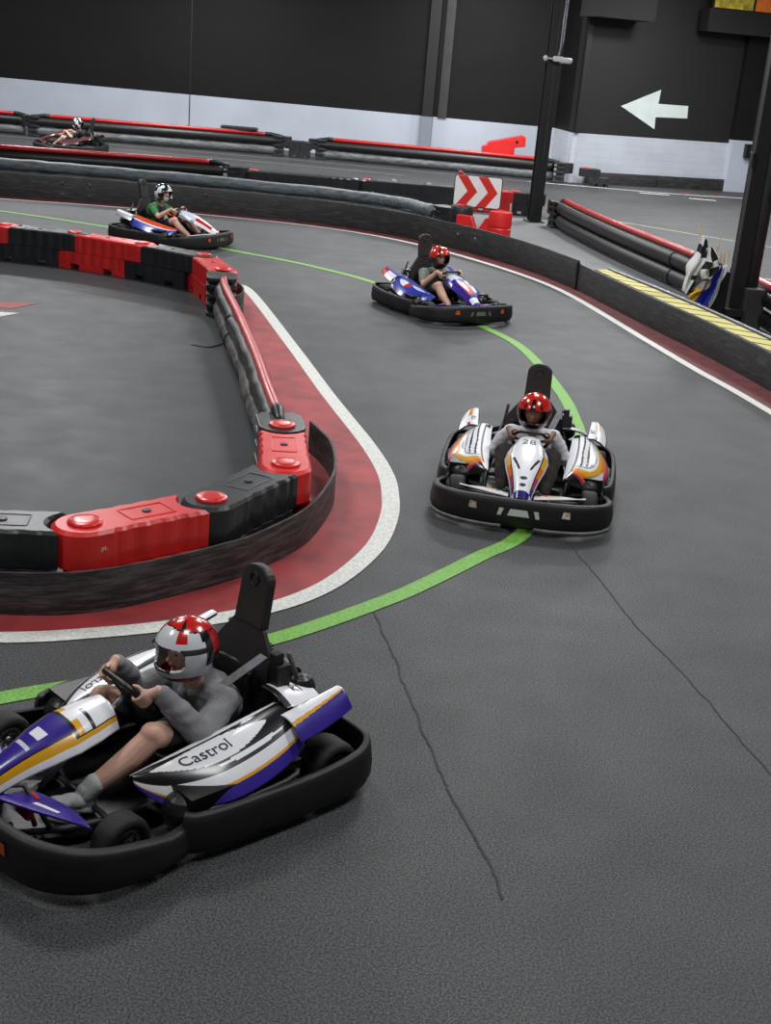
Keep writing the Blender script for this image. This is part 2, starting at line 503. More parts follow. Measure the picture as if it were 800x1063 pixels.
def wheel_mesh(r, w):
    rr = r * .55
    prof = [(rr, -w / 2 * .8), (r * .80, -w / 2), (r * .95, -w / 2 * .86), (r, -w / 2 * .55), (r, w / 2 * .55), (r * .95, w / 2 * .86), (r * .80, w / 2), (rr, w / 2 * .8)]
    m = MB(); m.lathe(prof, 32, axis='y', closed=True); return m.me('wheel')
def rim_mesh(r, w):
    rr = r * .57; m = MB()
    m.lathe([(rr, -w * .40), (rr, w * .40), (rr * .86, w * .40), (rr * .78, w * .22), (rr * .78, -w * .22), (rr * .86, -w * .40)], 28, axis='y', closed=True)
    for i in range(5):
        a = 2 * pi * i / 5
        m.box((rr * .45 * cos(a), 0, rr * .45 * sin(a)), (rr * .75, w * .3, rr * .26), Matrix.Rotation(-a, 3, 'Y'))
    m.lathe([(rr * .28, -w * .30), (rr * .28, w * .30)], 14, axis='y'); return m.me('rim')

WC = Vector((.20, 0, .515)); WA = Vector((-.75, 0, .66)).normalized(); WU = Vector((.66, 0, .75)).normalized(); WR = .145

def wheel_pt(a, r=WR, off=0):
    return WC + Vector((0, 1, 0)) * (r * cos(a)) + WU * (r * sin(a)) + WA * off

def make_kart(label, liv, loc, head, number=None, pod_text=None, tail_text=None, group='go-karts out on the track'):
    k = thing('go_kart', label, 'go-kart', loc, head, group)
    pod, fen, nos, win = LIV[liv]
    NOSE[:] = [.33, .51] if liv == 'purple' else [.27, .56]
    # chassis
    def pan():
        m = MB(); m.prism([(.95, -.16), (.95, .16), (.62, .30), (-.30, .33), (-.72, .30), (-.72, -.30), (-.30, -.33), (.62, -.30)], .045, .06); return m.me('floor_pan')
    obj('floor_pan', shared('pan', pan), M['kart_black'], k)
    def frame():
        m = MB()
        for s in (-1, 1):
            m.tube(catmull([(.92, s * .14, .09), (.62, s * .28, .09), (.1, s * .34, .09), (-.4, s * .34, .09), (-.74, s * .30, .12)], 5), .016, 8)
            m.tube([(.50, s * .18, .10), (.52, s * .47, .13)], .014, 8)
            m.tube(catmull([(.30, s * .34, .10), (.27, s * .55, .16), (.05, s * .66, .20), (-.30, s * .66, .22), (-.42, s * .40, .16)], 4), .013, 8)
            m.tube([(.74, s * .24, .10), (.80, s * .12, .28), (.88, s * .05, .27)], .012, 8)
            m.tube([(-.28, s * .34, .1), (-.5, s * .27, .46)], .012, 8)
            m.tube([(-.72, s * .30, .12), (-.56, s * .24, .60)], .014, 8)
        m.tube([(.50, -.2, .10), (.50, .2, .10)], .016, 8); m.tube([(-.1, -.34, .09), (-.1, .34, .09)], .016, 8); m.tube([(-.74, -.3, .12), (-.74, .3, .12)], .016, 8)
        return m.me('chassis_frame')
    obj('chassis_frame', shared('frame', frame), M['steel_mid'], k, True)
    # bumpers
    fp = catmull([(.26, -.64), (.40, -.68), (.56, -.70), (.74, -.685), (.88, -.61), (.975, -.47), (1.02, -.25), (1.035, 0), (1.02, .25), (.975, .47), (.88, .61), (.74, .685), (.56, .70), (.40, .68), (.26, .64)], 6)
    fprof = [(-.01, .06), (.012, .045), (.03, .085), (.032, .14), (.022, .215), (.018, .245), (.004, .262), (-.030, .262), (-.036, .248), (-.012, .236), (-.002, .20), (.008, .12)]
    obj('front_bumper', shared('fb', lambda: profile_sweep(fp, fprof, 'front_bumper', lambda t: .65 + .38 * max(0, 1 - (abs(t - .5) / .42) ** 2.5))), M['bumper'], k, True)
    lp = catmull([(.80, -.675), (.90, -.60), (.985, -.46), (1.025, -.25), (1.02, -.13)], 5)
    lq = catmull([(1.02, .13), (1.025, .25), (.985, .46), (.90, .60), (.80, .675)], 5)
    lpr = [(.0, .030), (.030, .030), (.042, .052), (.036, .068), (.02, .06)]
    for i, q in enumerate((lp, lq) if liv == 'white' else ()):
        obj('bumper_lip', shared('lip%d' % i, lambda: profile_sweep(q, lpr, 'bumper_lip')), M['lip'], k, True)
    rp = catmull([(.32, .645), (.26, .69), (.08, .715), (-.30, .73), (-.56, .725), (-.69, .70), (-.765, .63), (-.80, .48), (-.81, .2), (-.81, 0), (-.81, -.2), (-.80, -.48), (-.765, -.63), (-.69, -.70), (-.56, -.725), (-.30, -.73), (.08, -.715), (.26, -.69), (.32, -.645)], 5)
    rprof = [(-.012, .055), (.010, .04), (.026, .08), (.028, .13), (.018, .20), (.012, .225), (.0, .235), (-.022, .235), (-.026, .22), (-.008, .21), (.002, .12)]
    def rb():
        return profile_sweep(rp, rprof, 'wrap_bumper', lambda t: .98 + .18 * max(0, 1 - abs(abs(t - .5) - .16) / .16))
    obj('wrap_bumper', shared('rb', rb), M['bumper'], k, True)
    for s in (-1, 1):
        for i, (a, b) in enumerate((((.05, s * .66, .17), (.05, s * .715, .17)), ((-.28, s * .66, .19), (-.28, s * .725, .19)), ((-.72, s * .28, .12), (-.80, s * .28, .16)), ((.88, s * .15, .12), (1.02, s * .15, .15)))):
            obj('bumper_mount', shared(('tie', s, i), lambda: MB().tube([a, b], .02, 8).me('bumper_mount')), M['steel_mid'], k)
    # wheels
    for s in (-1, 1):
        for nm, x, y, r, w in (('front_wheel', WB, TRF * s, .128, .125), ('rear_wheel', -WB, TRR * s, .138, .175)):
            wh = obj(nm, shared(nm, lambda: wheel_mesh(r, w)), M['tyre'], k, True, (x, y, r))
            if nm == 'front_wheel': wh.rotation_euler = (0, 0, radians(6))
            obj('rim', shared(nm + 'rim', lambda: rim_mesh(r, w)), M['metal'], wh, True)
    def axle():
        m = MB(); m.tube([(-WB, -.50, .138), (-WB, .50, .138)], .02, 10); m.lathe([(.085, -.006), (.085, .006)], 20, (-WB, -.16, .138), 'y'); m.lathe([(.07, -.01), (.07, .01)], 20, (-WB, .2, .138), 'y'); return m.me('rear_axle')
    obj('rear_axle', shared('axle', axle), M['metal'], k, True)
    # fairings
    for s in (1, -1):
        S = pod_S(s); p = psurf('side_pod', S, 150, 60, pod, k)
        if pod_text:
            sz = .14
            if s > 0: fm = lambda a, b: (.40 + sz * a * .78, .375 - sz * b * 1.95)
            else: fm = lambda a, b: (.40 - sz * a * .78, .375 + sz * b * 1.95)
            lettering(pod_text, S, fm, p)
        S = fender_S(s); p = psurf('rear_fender', S, 60, 40, fen, k)
        if tail_text and liv == 'white':
            if s > 0: fm = lambda a, b: (.40 + .17 * a, .26 - .35 * b)
            else: fm = lambda a, b: (.40 - .17 * a, .26 + .35 * b)
            lettering(tail_text, S, fm, p)
        def well():
            m = MB(); m.box((-.04, s * .50, .20), (.62, .26, .14)); m.ball((.25, s * .53, .16), (.09, .10, .10), 18, 12); return m.me('pod_support')
        obj('pod_support', shared('well%d' % s, well), M['kart_black'], k)
        psurf('front_wing', wing_S(s), 40, 20, win, k)
    n = psurf('nose_panel', nose_S, 110, 70, nos, k)
    if number:
        lettering(number, nose_S, lambda a, b: (.145 - .13 * b, .5 + .44 * a * .85), n, name='number')
    # front bumper stickers
    def F_(y, z, o=.04):  # point on the outer face of the bumper near the front
        return Vector((1.035 - .19 * (abs(y) / .47) ** 2.2 * .35 + o, y, z))
    if liv != 'maroon':
        m = MB()
        m.add([F_(-.085, .150), F_(.085, .150), F_(.065, .205), F_(-.065, .205)], [(0, 1, 2, 3)])
        m.add([F_(-.115, .205), F_(-.150, .205), F_(-.165, .145), F_(-.135, .145)], [(0, 1, 2, 3)])
        m.add([F_(.115, .205), F_(.150, .205), F_(.165, .145), F_(.135, .145)], [(0, 1, 2, 3)])
        st = m.build('bumper_badge', M['white_plastic'] if liv in ('white', 'purple') else M['lip'], k)
        m = MB()
        for y in (-.36, .36):
            m.add([F_(y - .03, .17, .045), F_(y + .035, .165, .045), F_(y + .03, .22, .045), F_(y - .02, .225, .045)], [(0, 1, 2, 3)])
        m.build('bumper_sticker', M['sticker'] if liv == 'white' else M['orange'], k)
    # pedals, steering
    for s, mt in ((-1, 'green_paint'), (1, 'red_paint')):
        m = MB(); R = Matrix.Rotation(radians(-35), 3, 'Y'); m.box((.80, s * .155, .20), (.025, .10, .11), R); m.tube([(.77, s * .155, .08), (.80, s * .155, .20)], .012, 8); m.tube([(.80, s * .10, .225), (.80, s * .21, .225)], .012, 8)
        m.build('pedal', M[mt], k, bevel=.004)
    m = MB(); m.tube([wheel_pt(0, 0, -.03), (.66, 0, .16)], .014, 8); m.build('steering_column', M['silver'], k, True)
    def sw():
        m = MB(); pts = []
        for i in range(41):
            a = 2 * pi * i / 40
            p = wheel_pt(a); y, h = WR * cos(a), WR * sin(a)
            h = min(h, WR * .78); pts.append(WC + Vector((0, y, 0)) + WU * h)
        m.tube(pts, .014, 10, cap=False)
        for a in (pi * 1.5, .12, pi - .12): m.tube([WC - WA * .02, wheel_pt(a)], .012, 8)
        m.tube([WC - WA * .03, WC + WA * .005], .035, 12); return m.me('steering_wheel')
    obj('steering_wheel', shared('sw', sw), M['seatmat'], k, True)
    # seat
    def seat():
        sp = catmull([(.10, 0, .17), (.0, 0, .10), (-.16, 0, .075), (-.32, 0, .11), (-.42, 0, .28), (-.47, 0, .48)], 5); V = []; F = []; nv = 12
        for i, p in enumerate(sp):
            t = i / (len(sp) - 1); hw = .17 + .03 * t
            for j in range(nv + 1):
                a = -1 + 2 * j / nv
                up = .16 * abs(a) ** 3 * (1 - .7 * t) * min(1, t * 4)
                fw = .13 * abs(a) ** 3 * max(0, t - .45) / .55
                V.append((p.x + fw, hw * a, p.z + up))
        F = [(i * (nv + 1) + j, (i + 1) * (nv + 1) + j, (i + 1) * (nv + 1) + j + 1, i * (nv + 1) + j + 1) for i in range(len(sp) - 1) for j in range(nv)]
        return mesh('seat', V, F)
    o = obj('seat', shared('seat', seat), M['seatmat'], k, True); q = o.modifiers.new('s', 'SOLIDIFY'); q.thickness = .014
    # backrest plate and tall headrest
    m = MB(); Rb = Matrix.Rotation(radians(-9), 3, 'Y')
    def slab(poly, th, x0, z0):
        n_ = len(poly); V = [Rb @ Vector((d, y, z - z0)) + Vector((x0, 0, z0)) for d in (-th / 2, th / 2) for y, z in poly]
        return V, [tuple(range(n_)), tuple(range(2 * n_ - 1, n_ - 1, -1))] + [(i, n_ + i, n_ + (i + 1) % n_, (i + 1) % n_) for i in range(n_)]
    m.add(*slab([(-.25, .30), (.25, .30), (.25, .52), (.12, .69), (-.12, .69), (-.25, .52)], .025, -.455, .40)); m.build('backrest_plate', M['plate'], k, bevel=.005)
    arc = [(.105 * cos(a) * 1.0, .925 + .075 * sin(a)) for a in [pi * i / 10 for i in range(11)]]
    m = MB(); m.add(*slab([(-.112, .685), (.112, .685)] + arc, .055, -.46, .40)); hr = m.build('headrest', M['plate'], k, bevel=.012)
    # small round emblem pressed into the headrest
    m = MB(); m.lathe([(.035, 0), (.035, .006), (.028, .006), (.028, 0)], 20, closed=True)
    e = m.build('emblem', M['kart_black'], hr, True); e.rotation_euler = (0, radians(90 - 9), 0); pp = Rb @ Vector((.029, 0, .925 - .40)) + Vector((-.46, 0, .40)); e.location = pp
    # belts
    for s in (1, -1):
        m = MB(); a = Vector((-.43, s * .21, .61)); b = Vector((-.17, s * .12, .43)); d = (b - a).normalized(); wv = Vector((0, .028, 0)); nn = d.cross(Vector((0, 1, 0))) * .002
        P = [a - wv + nn, a + wv + nn, b + wv + nn, b - wv + nn, a - wv - nn, a + wv - nn, b + wv - nn, b - wv - nn]
        m.add(P, [(0, 1, 2, 3), (7, 6, 5, 4), (0, 4, 5, 1), (1, 5, 6, 2), (2, 6, 7, 3), (3, 7, 4, 0)])
        if s > 0: m.build('seat_belt', M['belt'], k)
    m = MB(); m.box((-.46, .27, .61), (.06, .05, .07)); m.box((-.47, .28, .52), (.08, .09, .14)); m.build('belt_reel', M['kart_black'], k, bevel=.008)
    # engine
    def eng():
        m = MB(); m.box((-.66, -.16, .24), (.24, .26, .20)); m.box((-.66, .22, .25), (.20, .26, .18))
        for i in range(6): m.box((-.64, -.16, .36 + .022 * i), (.16, .17, .010))
        m.lathe([(.055, -.12), (.062, -.05), (.062, .05), (.055, .12)], 16, (-.70, .0, .38), 'y'); m.ball((-.60, .30, .42), (.08, .07, .08))
        m.tube(catmull([(-.58, -.1, .40), (-.50, -.22, .42), (-.60, -.36, .34), (-.74, -.36, .30)], 5), .022, 10)
        return m.me('engine')
    obj('engine', shared('eng', eng), M['kart_black'], k)
    cov = (lambda u, v: K_ if u < .12 or u > .96 else W_) if liv != 'maroon' else dull
    Sc = lambda u, v: (-.38 - .25 * u, .255 + .21 * v, .475 + .02 * sin(pi * v) - .045 * u ** 2 - .03 * v)
    cvr = psurf('engine_cover', Sc, 30, 24, (lambda u, v: cov(u, v)) if liv not in ('blue',) else (lambda u, v: LB if (u + v) % .6 > .2 else BL), k)
    if tail_text: lettering('RT', Sc, lambda a, b: (.55 + .24 * a, .5 - .40 * b), cvr)
    return k

# ------------------------------------------------------------------ drivers (in kart coordinates)
SK = {'light': lin('#d6a893'), 'tan': lin('#bd8b6e'), 'mid': lin('#a5755a')}

def add_hand(mb, s, hx=0.0):
    """right or left hand closed round the steering wheel rim"""
    a0 = radians(14) if s > 0 else radians(166)
    out = Vector((0, s, 0))
    tang = WU * 1.0
    c = wheel_pt(a0)
    palm = c + out * .020 + WA * .028
    R = Matrix((out, WA, tang)).transposed()
    mb.ball(palm, (.016, .030, .042), 12, 8, R)
    mb.ball(palm + out * .012 - WA * .012, (.015, .028, .040), 12, 8, R)
    for i, ln in enumerate((.92, 1.0, .95, .80)):
        q = c + tang * (.031 - .0208 * i)
        pts = []
        for j, ang in enumerate((20, -35, -95, -150)):
            th = radians(ang if ln > .9 else ang * .95); r = .027 * (1 if j < 3 else ln)
            pts.append(q + out * (r * cos(th)) + WA * (r * sin(th)))
        mb.limb(pts, [.0092, .009, .0084, .0072], 10)
    b = palm + tang * .025 - out * .004
    mb.limb([b, b + tang * .022 - out * .022 + WA * .004, b + tang * .036 - out * .044 - WA * .004], [.0125, .0105, .0085], 10)
    return palm

def head_parts(mb, H, R):
    mb.ball(H + R @ Vector((0, 0, .018)), (.096, .084, .104), 20, 14, R)
    mb.ball(H + R @ Vector((.022, 0, -.035)), (.066, .056, .070), 16, 12, R)
    mb.ball(H + R @ Vector((.060, 0, -.085)), (.026, .028, .020), 12, 8, R)
    mb.limb([H + R @ Vector((.086, 0, .015)), H + R @ Vector((.108, 0, -.018))], [.009, .013], 10)
    for s in (-1, 1):
        mb.ball(H + R @ Vector((.098, s * .011, -.020)), .009, 8, 6)
        mb.ball(H + R @ Vector((.080, s * .030, .030)), (.014, .022, .009), 10, 6, R)
        mb.ball(H + R @ Vector((.058, s * .042, -.012)), (.022, .018, .016), 10, 6, R)
        mb.ball(H + R @ Vector((0, s * .078, -.005)), (.020, .012, .030), 10, 6, R)
    mb.ball(H + R @ Vector((.087, 0, -.050)), (.012, .024, .008), 10, 6, R)

HELM = {}
def helm_red(az, el):
    t = abs(az)
    if el > .30:
        if t < .16 and el < .95: return lin('#2a0a0a')
        if .45 < t < .62 and .35 < el < 1.0: return lin('#5a1010')
        return lin('#c4221a')
    if el > .22: return lin('#7a1512')
    return lin('#221413') if el > -.55 or t > 1.1 else lin('#3a211c')
def helm_red2(az, el):
    if el > .34: return lin('#c8301e') if not (.5 < abs(az) < .75) else lin('#5a1612')
    if el > .05 and abs(az) > .9: return lin('#b02a1e')
    return lin('#2a1718')
def helm_stripes(az, el):
    t = abs(az)
    if el > 1.0 - .12 * t: return lin('#26181a') if abs(t - .75) < .12 or abs(el - 1.0 + .12 * t) < .05 else lin('#c3201f')
    if t > 1.95: return lin('#b51f20') if el > .1 else lin('#1d1a1c')
    if 1.62 < t < 1.95: return lin('#1c1a1d') if el > -.25 else lin('#d5d7da')
    if el > .52: return lin('#c9222a') if .6 < t < 1.0 else (lin('#dfe1e4') if t < 1.5 else lin('#1c1a1d'))
    if el > .36: return lin('#e2e4e6')
    if el > .20 and t > .8: return lin('#2a2a2e')
    if el < -.62: return lin('#b5282a') if t > .4 else lin('#1d1c20')
    if el < -.50: return lin('#dfe2e4')
    if t < .45: return lin('#26262a') if el > -.40 else lin('#d9dcdf')
    return lin('#dde0e3') if t < 1.55 else lin('#c6c9cc')
def helm_bw(az, el):
    t = abs(az)
    if el > 1.05: return lin('#1a1c2a')
    k = sin(t * 4.2 + el * 3) + .6 * sin(t * 7 - el * 6)
    return lin('#d8dbdf') if k > .15 else lin('#16171f')
def helm_bw2(az, el):
    t = abs(az)
    if el > 1.2 or t > 2.3: return lin('#17161a')
    k = sin(t * 5.0 + el * 4) + .6 * sin(t * 6 - el * 7)
    return lin('#e4e4e4') if k > .1 else lin('#1c1518')

def make_helmet(P, H, R, col, port=(.95, -.36, .34)):
    na, ne = 120, 80; V = []; F = []; C = []
    for i in range(ne + 1):
        el = -1.12 + (pi / 2 + 1.12) * i / ne
        for j in range(na):
            az = 2 * pi * j / na - pi
            rx, ry, rz = .166, .146, .164
            ce, se = cos(el), sin(el)
            r = 1.0
            chin = max(0, cos(az)) ** 3 * math.exp(-((el + .62) / .30) ** 2) * .15
            ridge = .02 * math.exp(-((abs(az) - 1.5) / .3) ** 2) * math.exp(-((el - .3) / .4) ** 2)
            r += chin + ridge
            if el < -.35: r *= 1 - .06 * ((-.35 - el) / .8)
            V.append(H + R @ Vector((rx * ce * cos(az) * r, ry * ce * sin(az) * r * (1 - .06 * max(0, -se)), rz * se * (1.05 if el < 0 else 1) + .012)))
    for i in range(ne):
        el = -1.12 + (pi / 2 + 1.12) * (i + .5) / ne
        for j in range(na):
            az = 2 * pi * (j + .5) / na - pi
            pa, e0, e1 = port
            inside = (abs(az) / pa) ** 4 + (abs(el - (e0 + e1) / 2) / ((e1 - e0) / 2)) ** 4 < 1
            if inside: continue
            F.append((i * na + j, i * na + (j + 1) % na, (i + 1) * na + (j + 1) % na, (i + 1) * na + j)); C.append(col(az, el))
    me = mesh('helmet', V, F)
    a = me.color_attributes.new('Col', 'FLOAT_COLOR', 'CORNER'); buf = []
    for c in C: buf += list(c) * 4
    a.data.foreach_set('color', buf)
    o = obj('helmet', me, M['helmet'], P, True)
    s = o.modifiers.new('s', 'SOLIDIFY'); s.thickness = .016; s.offset = -1
    # rubber seal round the face opening
    return o

def make_driver(label, loc, head, hz, helm, skin, top, top_col, sleeve, legs, leg_col, shoe_col, yaw=0, pitch=0, roll=0, hx=-.12, hood=False, vest=None, glove=None, vox=.006, knee=(.24, .40), group='drivers in the karts', sock=None, sh=.175, kw=.20):
    P_H = Vector((hx, 0, hz)); R = Matrix.Rotation(yaw, 3, 'Z') @ Matrix.Rotation(pitch, 3, 'Y') @ Matrix.Rotation(roll, 3, 'X')
    zs = hz - .225; hip = Vector((-.25, 0, .195)); chest = Vector((hx - .13, 0, zs - .06)); neck = Vector((hx - .06, 0, zs + .02))
    J = {}
    for s in (-1, 1):
        a0 = radians(14) if s > 0 else radians(166)
        wr = wheel_pt(a0) + Vector((0, s, 0)) * .045 + WA * .075 - WU * .012
        J[s] = dict(sh=Vector((hx - .11, s * sh, zs)), el=Vector((hx + .10, s * .285, max(.33, zs - .12))), wr=wr,
                    hip=hip + Vector((0.02, s * .085, 0)), kn=Vector((knee[0], s * kw, knee[1])), an=Vector((.535, s * .165, .165)), toe=Vector((.67, s * .175, .215)))
    mb = MB()
    mb.limb([hip + Vector((0, -.06, 0)), hip + Vector((0, .06, 0))], [.105, .105], 16)
    mb.limb([hip, (hip + chest) / 2, chest], [.115, .11, .12], 18)
    mb.limb([chest + Vector((0, -sh * .55, 0)), chest + Vector((0, sh * .55, 0))], [.10, .10], 16)
    mb.limb([J[-1]['sh'], neck + Vector((-.02, 0, -.015)), J[1]['sh']], [.052, .058, .052], 14)
    mb.limb([neck, P_H + R @ Vector((-.02, 0, -.06))], [.050, .052], 14)
    head_parts(mb, P_H, R)
    for s in (-1, 1):
        j = J[s]
        mb.limb([j['sh'], (j['sh'] + j['el']) / 2, j['el']], [.052, .047, .039])
        mb.limb([j['el'], j['el'] * .55 + j['wr'] * .45, j['wr']], [.040, .039, .027])
        p = add_hand(mb, s); mb.limb([j['wr'], p], [.024, .026])
        mb.limb([j['hip'], (j['hip'] + j['kn']) / 2, j['kn']], [.088, .075, .062])
        mb.ball(j['kn'] + Vector((.012, 0, .010)), .057)
        calf = j['kn'] * .62 + j['an'] * .38 + Vector((-.015, 0, -.012))
        mb.limb([j['kn'], calf, j['an']], [.058, .062, .038])
        mb.limb([j['an'] + Vector((-.01, 0, -.035)), j['an'] + Vector((.05, .004 * s, -.030))], [.032, .024])
    me = remeshed(mb, vox, 2, fac=.4)
    Ri = R.transposed(); sc = SK[skin]
    def skincol(co):
        q = Ri @ (co - P_H); d = list(sc)
        if q.x > .05:
            for s in (-1, 1):
                e = math.hypot(q.y - s * .031, (q.z - .013) * 1.6)
                if e < .016: return (.50, .46, .42, 1) if e > .008 else (.03, .02, .015, 1)
                if abs(q.z - .040) < .006 and .012 < abs(q.y) < .05: return (.05, .03, .02, 1)
            if abs(q.z + .052) < .007 and abs(q.y) < .024 and q.x > .07: return (.28, .10, .09, 1)
        if q.z > .055 or (q.x < -.01 and q.z > -.07 and q.length < .13): return (.03, .02, .015, 1)
        if glove and (co - WC).length < .24 and co.z > .47 and co.x > .06: return lin(glove)
        n = noise.noise(co * 14) * .10
        return tuple(max(0, c * (1 + n)) for c in d[:3]) + (1,)
    paint_verts(me, skincol)
    body = obj('person', me, M['skin'], None, True, loc); body.rotation_euler = (0, 0, head)
    tag(body, label, 'person', group)
    # top
    tb = MB(); g = .014
    tb.limb([hip + Vector((0, -.06, .02)), hip + Vector((0, .06, .02))], [.115 + g, .115 + g], 16)
    tb.limb([hip + Vector((0, 0, .03)), (hip + chest) / 2, chest], [.12 + g, .118 + g, .125 + g], 18)
    tb.limb([chest + Vector((0, -sh * .55, 0)), chest + Vector((0, sh * .55, 0))], [.108 + g, .108 + g], 16)
    tb.limb([J[-1]['sh'], neck + Vector((-.02, 0, -.03)), J[1]['sh']], [.060 + g, .060 + g, .060 + g], 14)
    if hood:
        tb.limb([neck + Vector((-.05, -.09, .0)), neck + Vector((-.10, 0, -.01)), neck + Vector((-.05, .09, 0))], [.04, .055, .04], 14)
        tb.limb([neck + Vector((-.02, -.08, .01)), neck + Vector((.06, -.03, -.03)), neck + Vector((.06, .03, -.03)), neck + Vector((-.02, .08, .01))], [.032, .028, .028, .032], 12)
    for s in (-1, 1):
        j = J[s]
        if sleeve == 'long':
            tb.limb([j['sh'], (j['sh'] + j['el']) / 2, j['el']], [.070, .072, .066]); tb.limb([j['el'], j['el'] * .5 + j['wr'] * .5, j['wr'] * .9 + j['el'] * .1], [.066, .064, .046])
        else:
            tb.limb([j['sh'], j['sh'] * .35 + j['el'] * .65], [.062, .060])
    tm = remeshed(tb, vox * 1.15, 3, .010 if sleeve == 'long' else .006, 13)
    tc = lin(top_col); vc = lin(vest) if vest else None
    def clothcol(co):
        n = 1 + .14 * noise.noise(co * 9)
        c = tc
        if vc and abs(co.y) < .115 and co.z < zs + .03: c = vc
        return tuple(x * n for x in c[:3]) + (1,)
    paint_verts(tm, clothcol); obj(top, tm, M['cloth'], body, True)
    # legs
    lb = MB(); lb.limb([hip + Vector((0, -.06, 0)), hip + Vector((0, .06, 0))], [.112, .112], 16)
    for s in (-1, 1):
        j = J[s]
        if legs == 'shorts': lb.limb([j['hip'], (j['hip'] + j['kn']) / 2, j['hip'] * .22 + j['kn'] * .78 + Vector((0, 0, -.006))], [.104, .096, .086])
        else:
            lb.limb([j['hip'], (j['hip'] + j['kn']) / 2, j['kn']], [.102, .092, .078]); lb.limb([j['kn'], (j['kn'] + j['an']) / 2, j['an'] + Vector((-.01, 0, .02))], [.076, .072, .054])
    lm = remeshed(lb, vox * 1.15, 3, .007, 13); lc = lin(leg_col)
    paint_verts(lm, lambda co: tuple(x * (1 + .2 * noise.noise(co * 10)) for x in lc[:3]) + (1,)); obj('shorts' if legs == 'shorts' else 'trousers', lm, M['cloth'], body, True)
    # shoes
    for s in (-1, 1):
        j = J[s]; d = (j['toe'] - j['an']).normalized(); sb = MB(); Rz = Matrix.Rotation(-math.atan2(d.z, d.x), 3, 'Y')
        c0 = j['an'] + Vector((-.015, 0, -.045))
        sb.ball(c0, (.052, .042, .045), 14, 10, Rz); sb.ball(c0 + d * .075 + Vector((0, 0, .0)), (.085, .045, .038), 14, 10, Rz); sb.ball(c0 + d * .15 + Vector((0, 0, -.004)), (.058, .047, .030), 14, 10, Rz)
        sb.cone(c0 + Vector((0, 0, .01)), j['an'] + Vector((-.008, 0, .005)), .042, .043)
        dn = Rz @ Vector((0, 0, -1))
        sb.box(c0 + d * .075 + dn * .032, (.24, .078, .022), Rz)
        shm = remeshed(sb, .006, 2, fac=.4); cc = lin(shoe_col); so = lin('#b9b9b4') if shoe_col != '#151517' else lin('#222226')
        paint_verts(shm, lambda co: so if (co - c0).dot(dn) > .024 else tuple(x * (1 + .15 * noise.noise(co * 40)) for x in cc[:3]) + (1,))
        obj('shoe', shm, M['shoe'], body, True)
        if sock:
            kb = MB(); kb.cone(j['an'] + Vector((-.004, 0, -.01)), j['an'] * .84 + j['kn'] * .16, .045, .050); km = remeshed(kb, .006, 1)
            paint_verts(km, lambda co: lin(sock)); obj('sock', km, M['cloth'], body, True)
    make_helmet(body, P_H, R, helm)
    return body

# ------------------------------------------------------------------ the setting
def poly_mesh(name, pts, z):
    bm = bmesh.new(); vs = [bm.verts.new((p[0], p[1], z)) for p in pts]; f = bm.faces.new(vs)
    bmesh.ops.triangulate(bm, faces=[f]); bmesh.ops.recalc_face_normals(bm, faces=bm.faces)
    me = bpy.data.meshes.new(name); bm.to_mesh(me); bm.free()
    if me.polygons and me.polygons[0].normal.z < 0: me.flip_normals()
    return me

def strip_mesh(name, pts, w, z, n=10):
    P = catmull([(p[0], p[1], 0) for p in pts], n); V = []
    for i, p in enumerate(P):
        t = (P[min(i + 1, len(P) - 1)] - P[max(i - 1, 0)]).normalized(); nr = Vector((-t.y, t.x, 0))
        V += [p + nr * w / 2 + Vector((0, 0, z)), p - nr * w / 2 + Vector((0, 0, z))]
    F = [(2 * i + 1, 2 * i + 3, 2 * i + 2, 2 * i) for i in range(len(P) - 1)]
    return mesh(name, V, F)

def between(name, A, B, z):
    V = [(p[0], p[1], z) for p in A] + [(p[0], p[1], z) for p in B]; n = len(A)
    F = [(i, i + 1, n + i + 1, n + i) for i in range(n - 1)]
    me = mesh(name, V, F)
    if me.polygons[0].normal.z < 0: me.flip_normals()
    return me

struct('floor', mesh('floor', [(-30, -8, 0), (22, -8, 0), (22, 52, 0), (-30, 52, 0)], [(0, 1, 2, 3)]), M['track'])
GREEN = [(-3.2, 5.2), (-1.97, 6.07), (-1.39, 6.43), (-.58, 7.11), (.05, 7.80), (.37, 8.23), (.73, 8.77), (1.05, 9.26), (1.50, 10.5), (1.82, 12.14), (1.86, 12.9), (1.84, 13.76), (1.70, 15.17), (1.53, 16.18), (1.24, 16.96), (.35, 18.7), (-.62, 20.15), (-1.45, 20.95), (-2.12, 21.45), (-2.93, 21.92), (-4.2, 22.75), (-5.67, 23.5), (-7.63, 24.25), (-11, 25.2)]
struct('track_marking_green', strip_mesh('green', GREEN, .135, .005), M['green_line'])
WR_ = [(-13, 25.6), (-8.17, 25.98), (-5.85, 26.22), (-3.41, 26.15), (-1.8, 25.85), (-.46, 25.15), (.75, 23.9), (1.95, 22.05), (2.63, 20.35), (3.32, 17.32), (3.69, 15.71), (4.05, 14.31), (4.6, 11.6), (5.0, 8)]
struct('track_marking_white', strip_mesh('wr', WR_, .12, .005), M['white_line'])
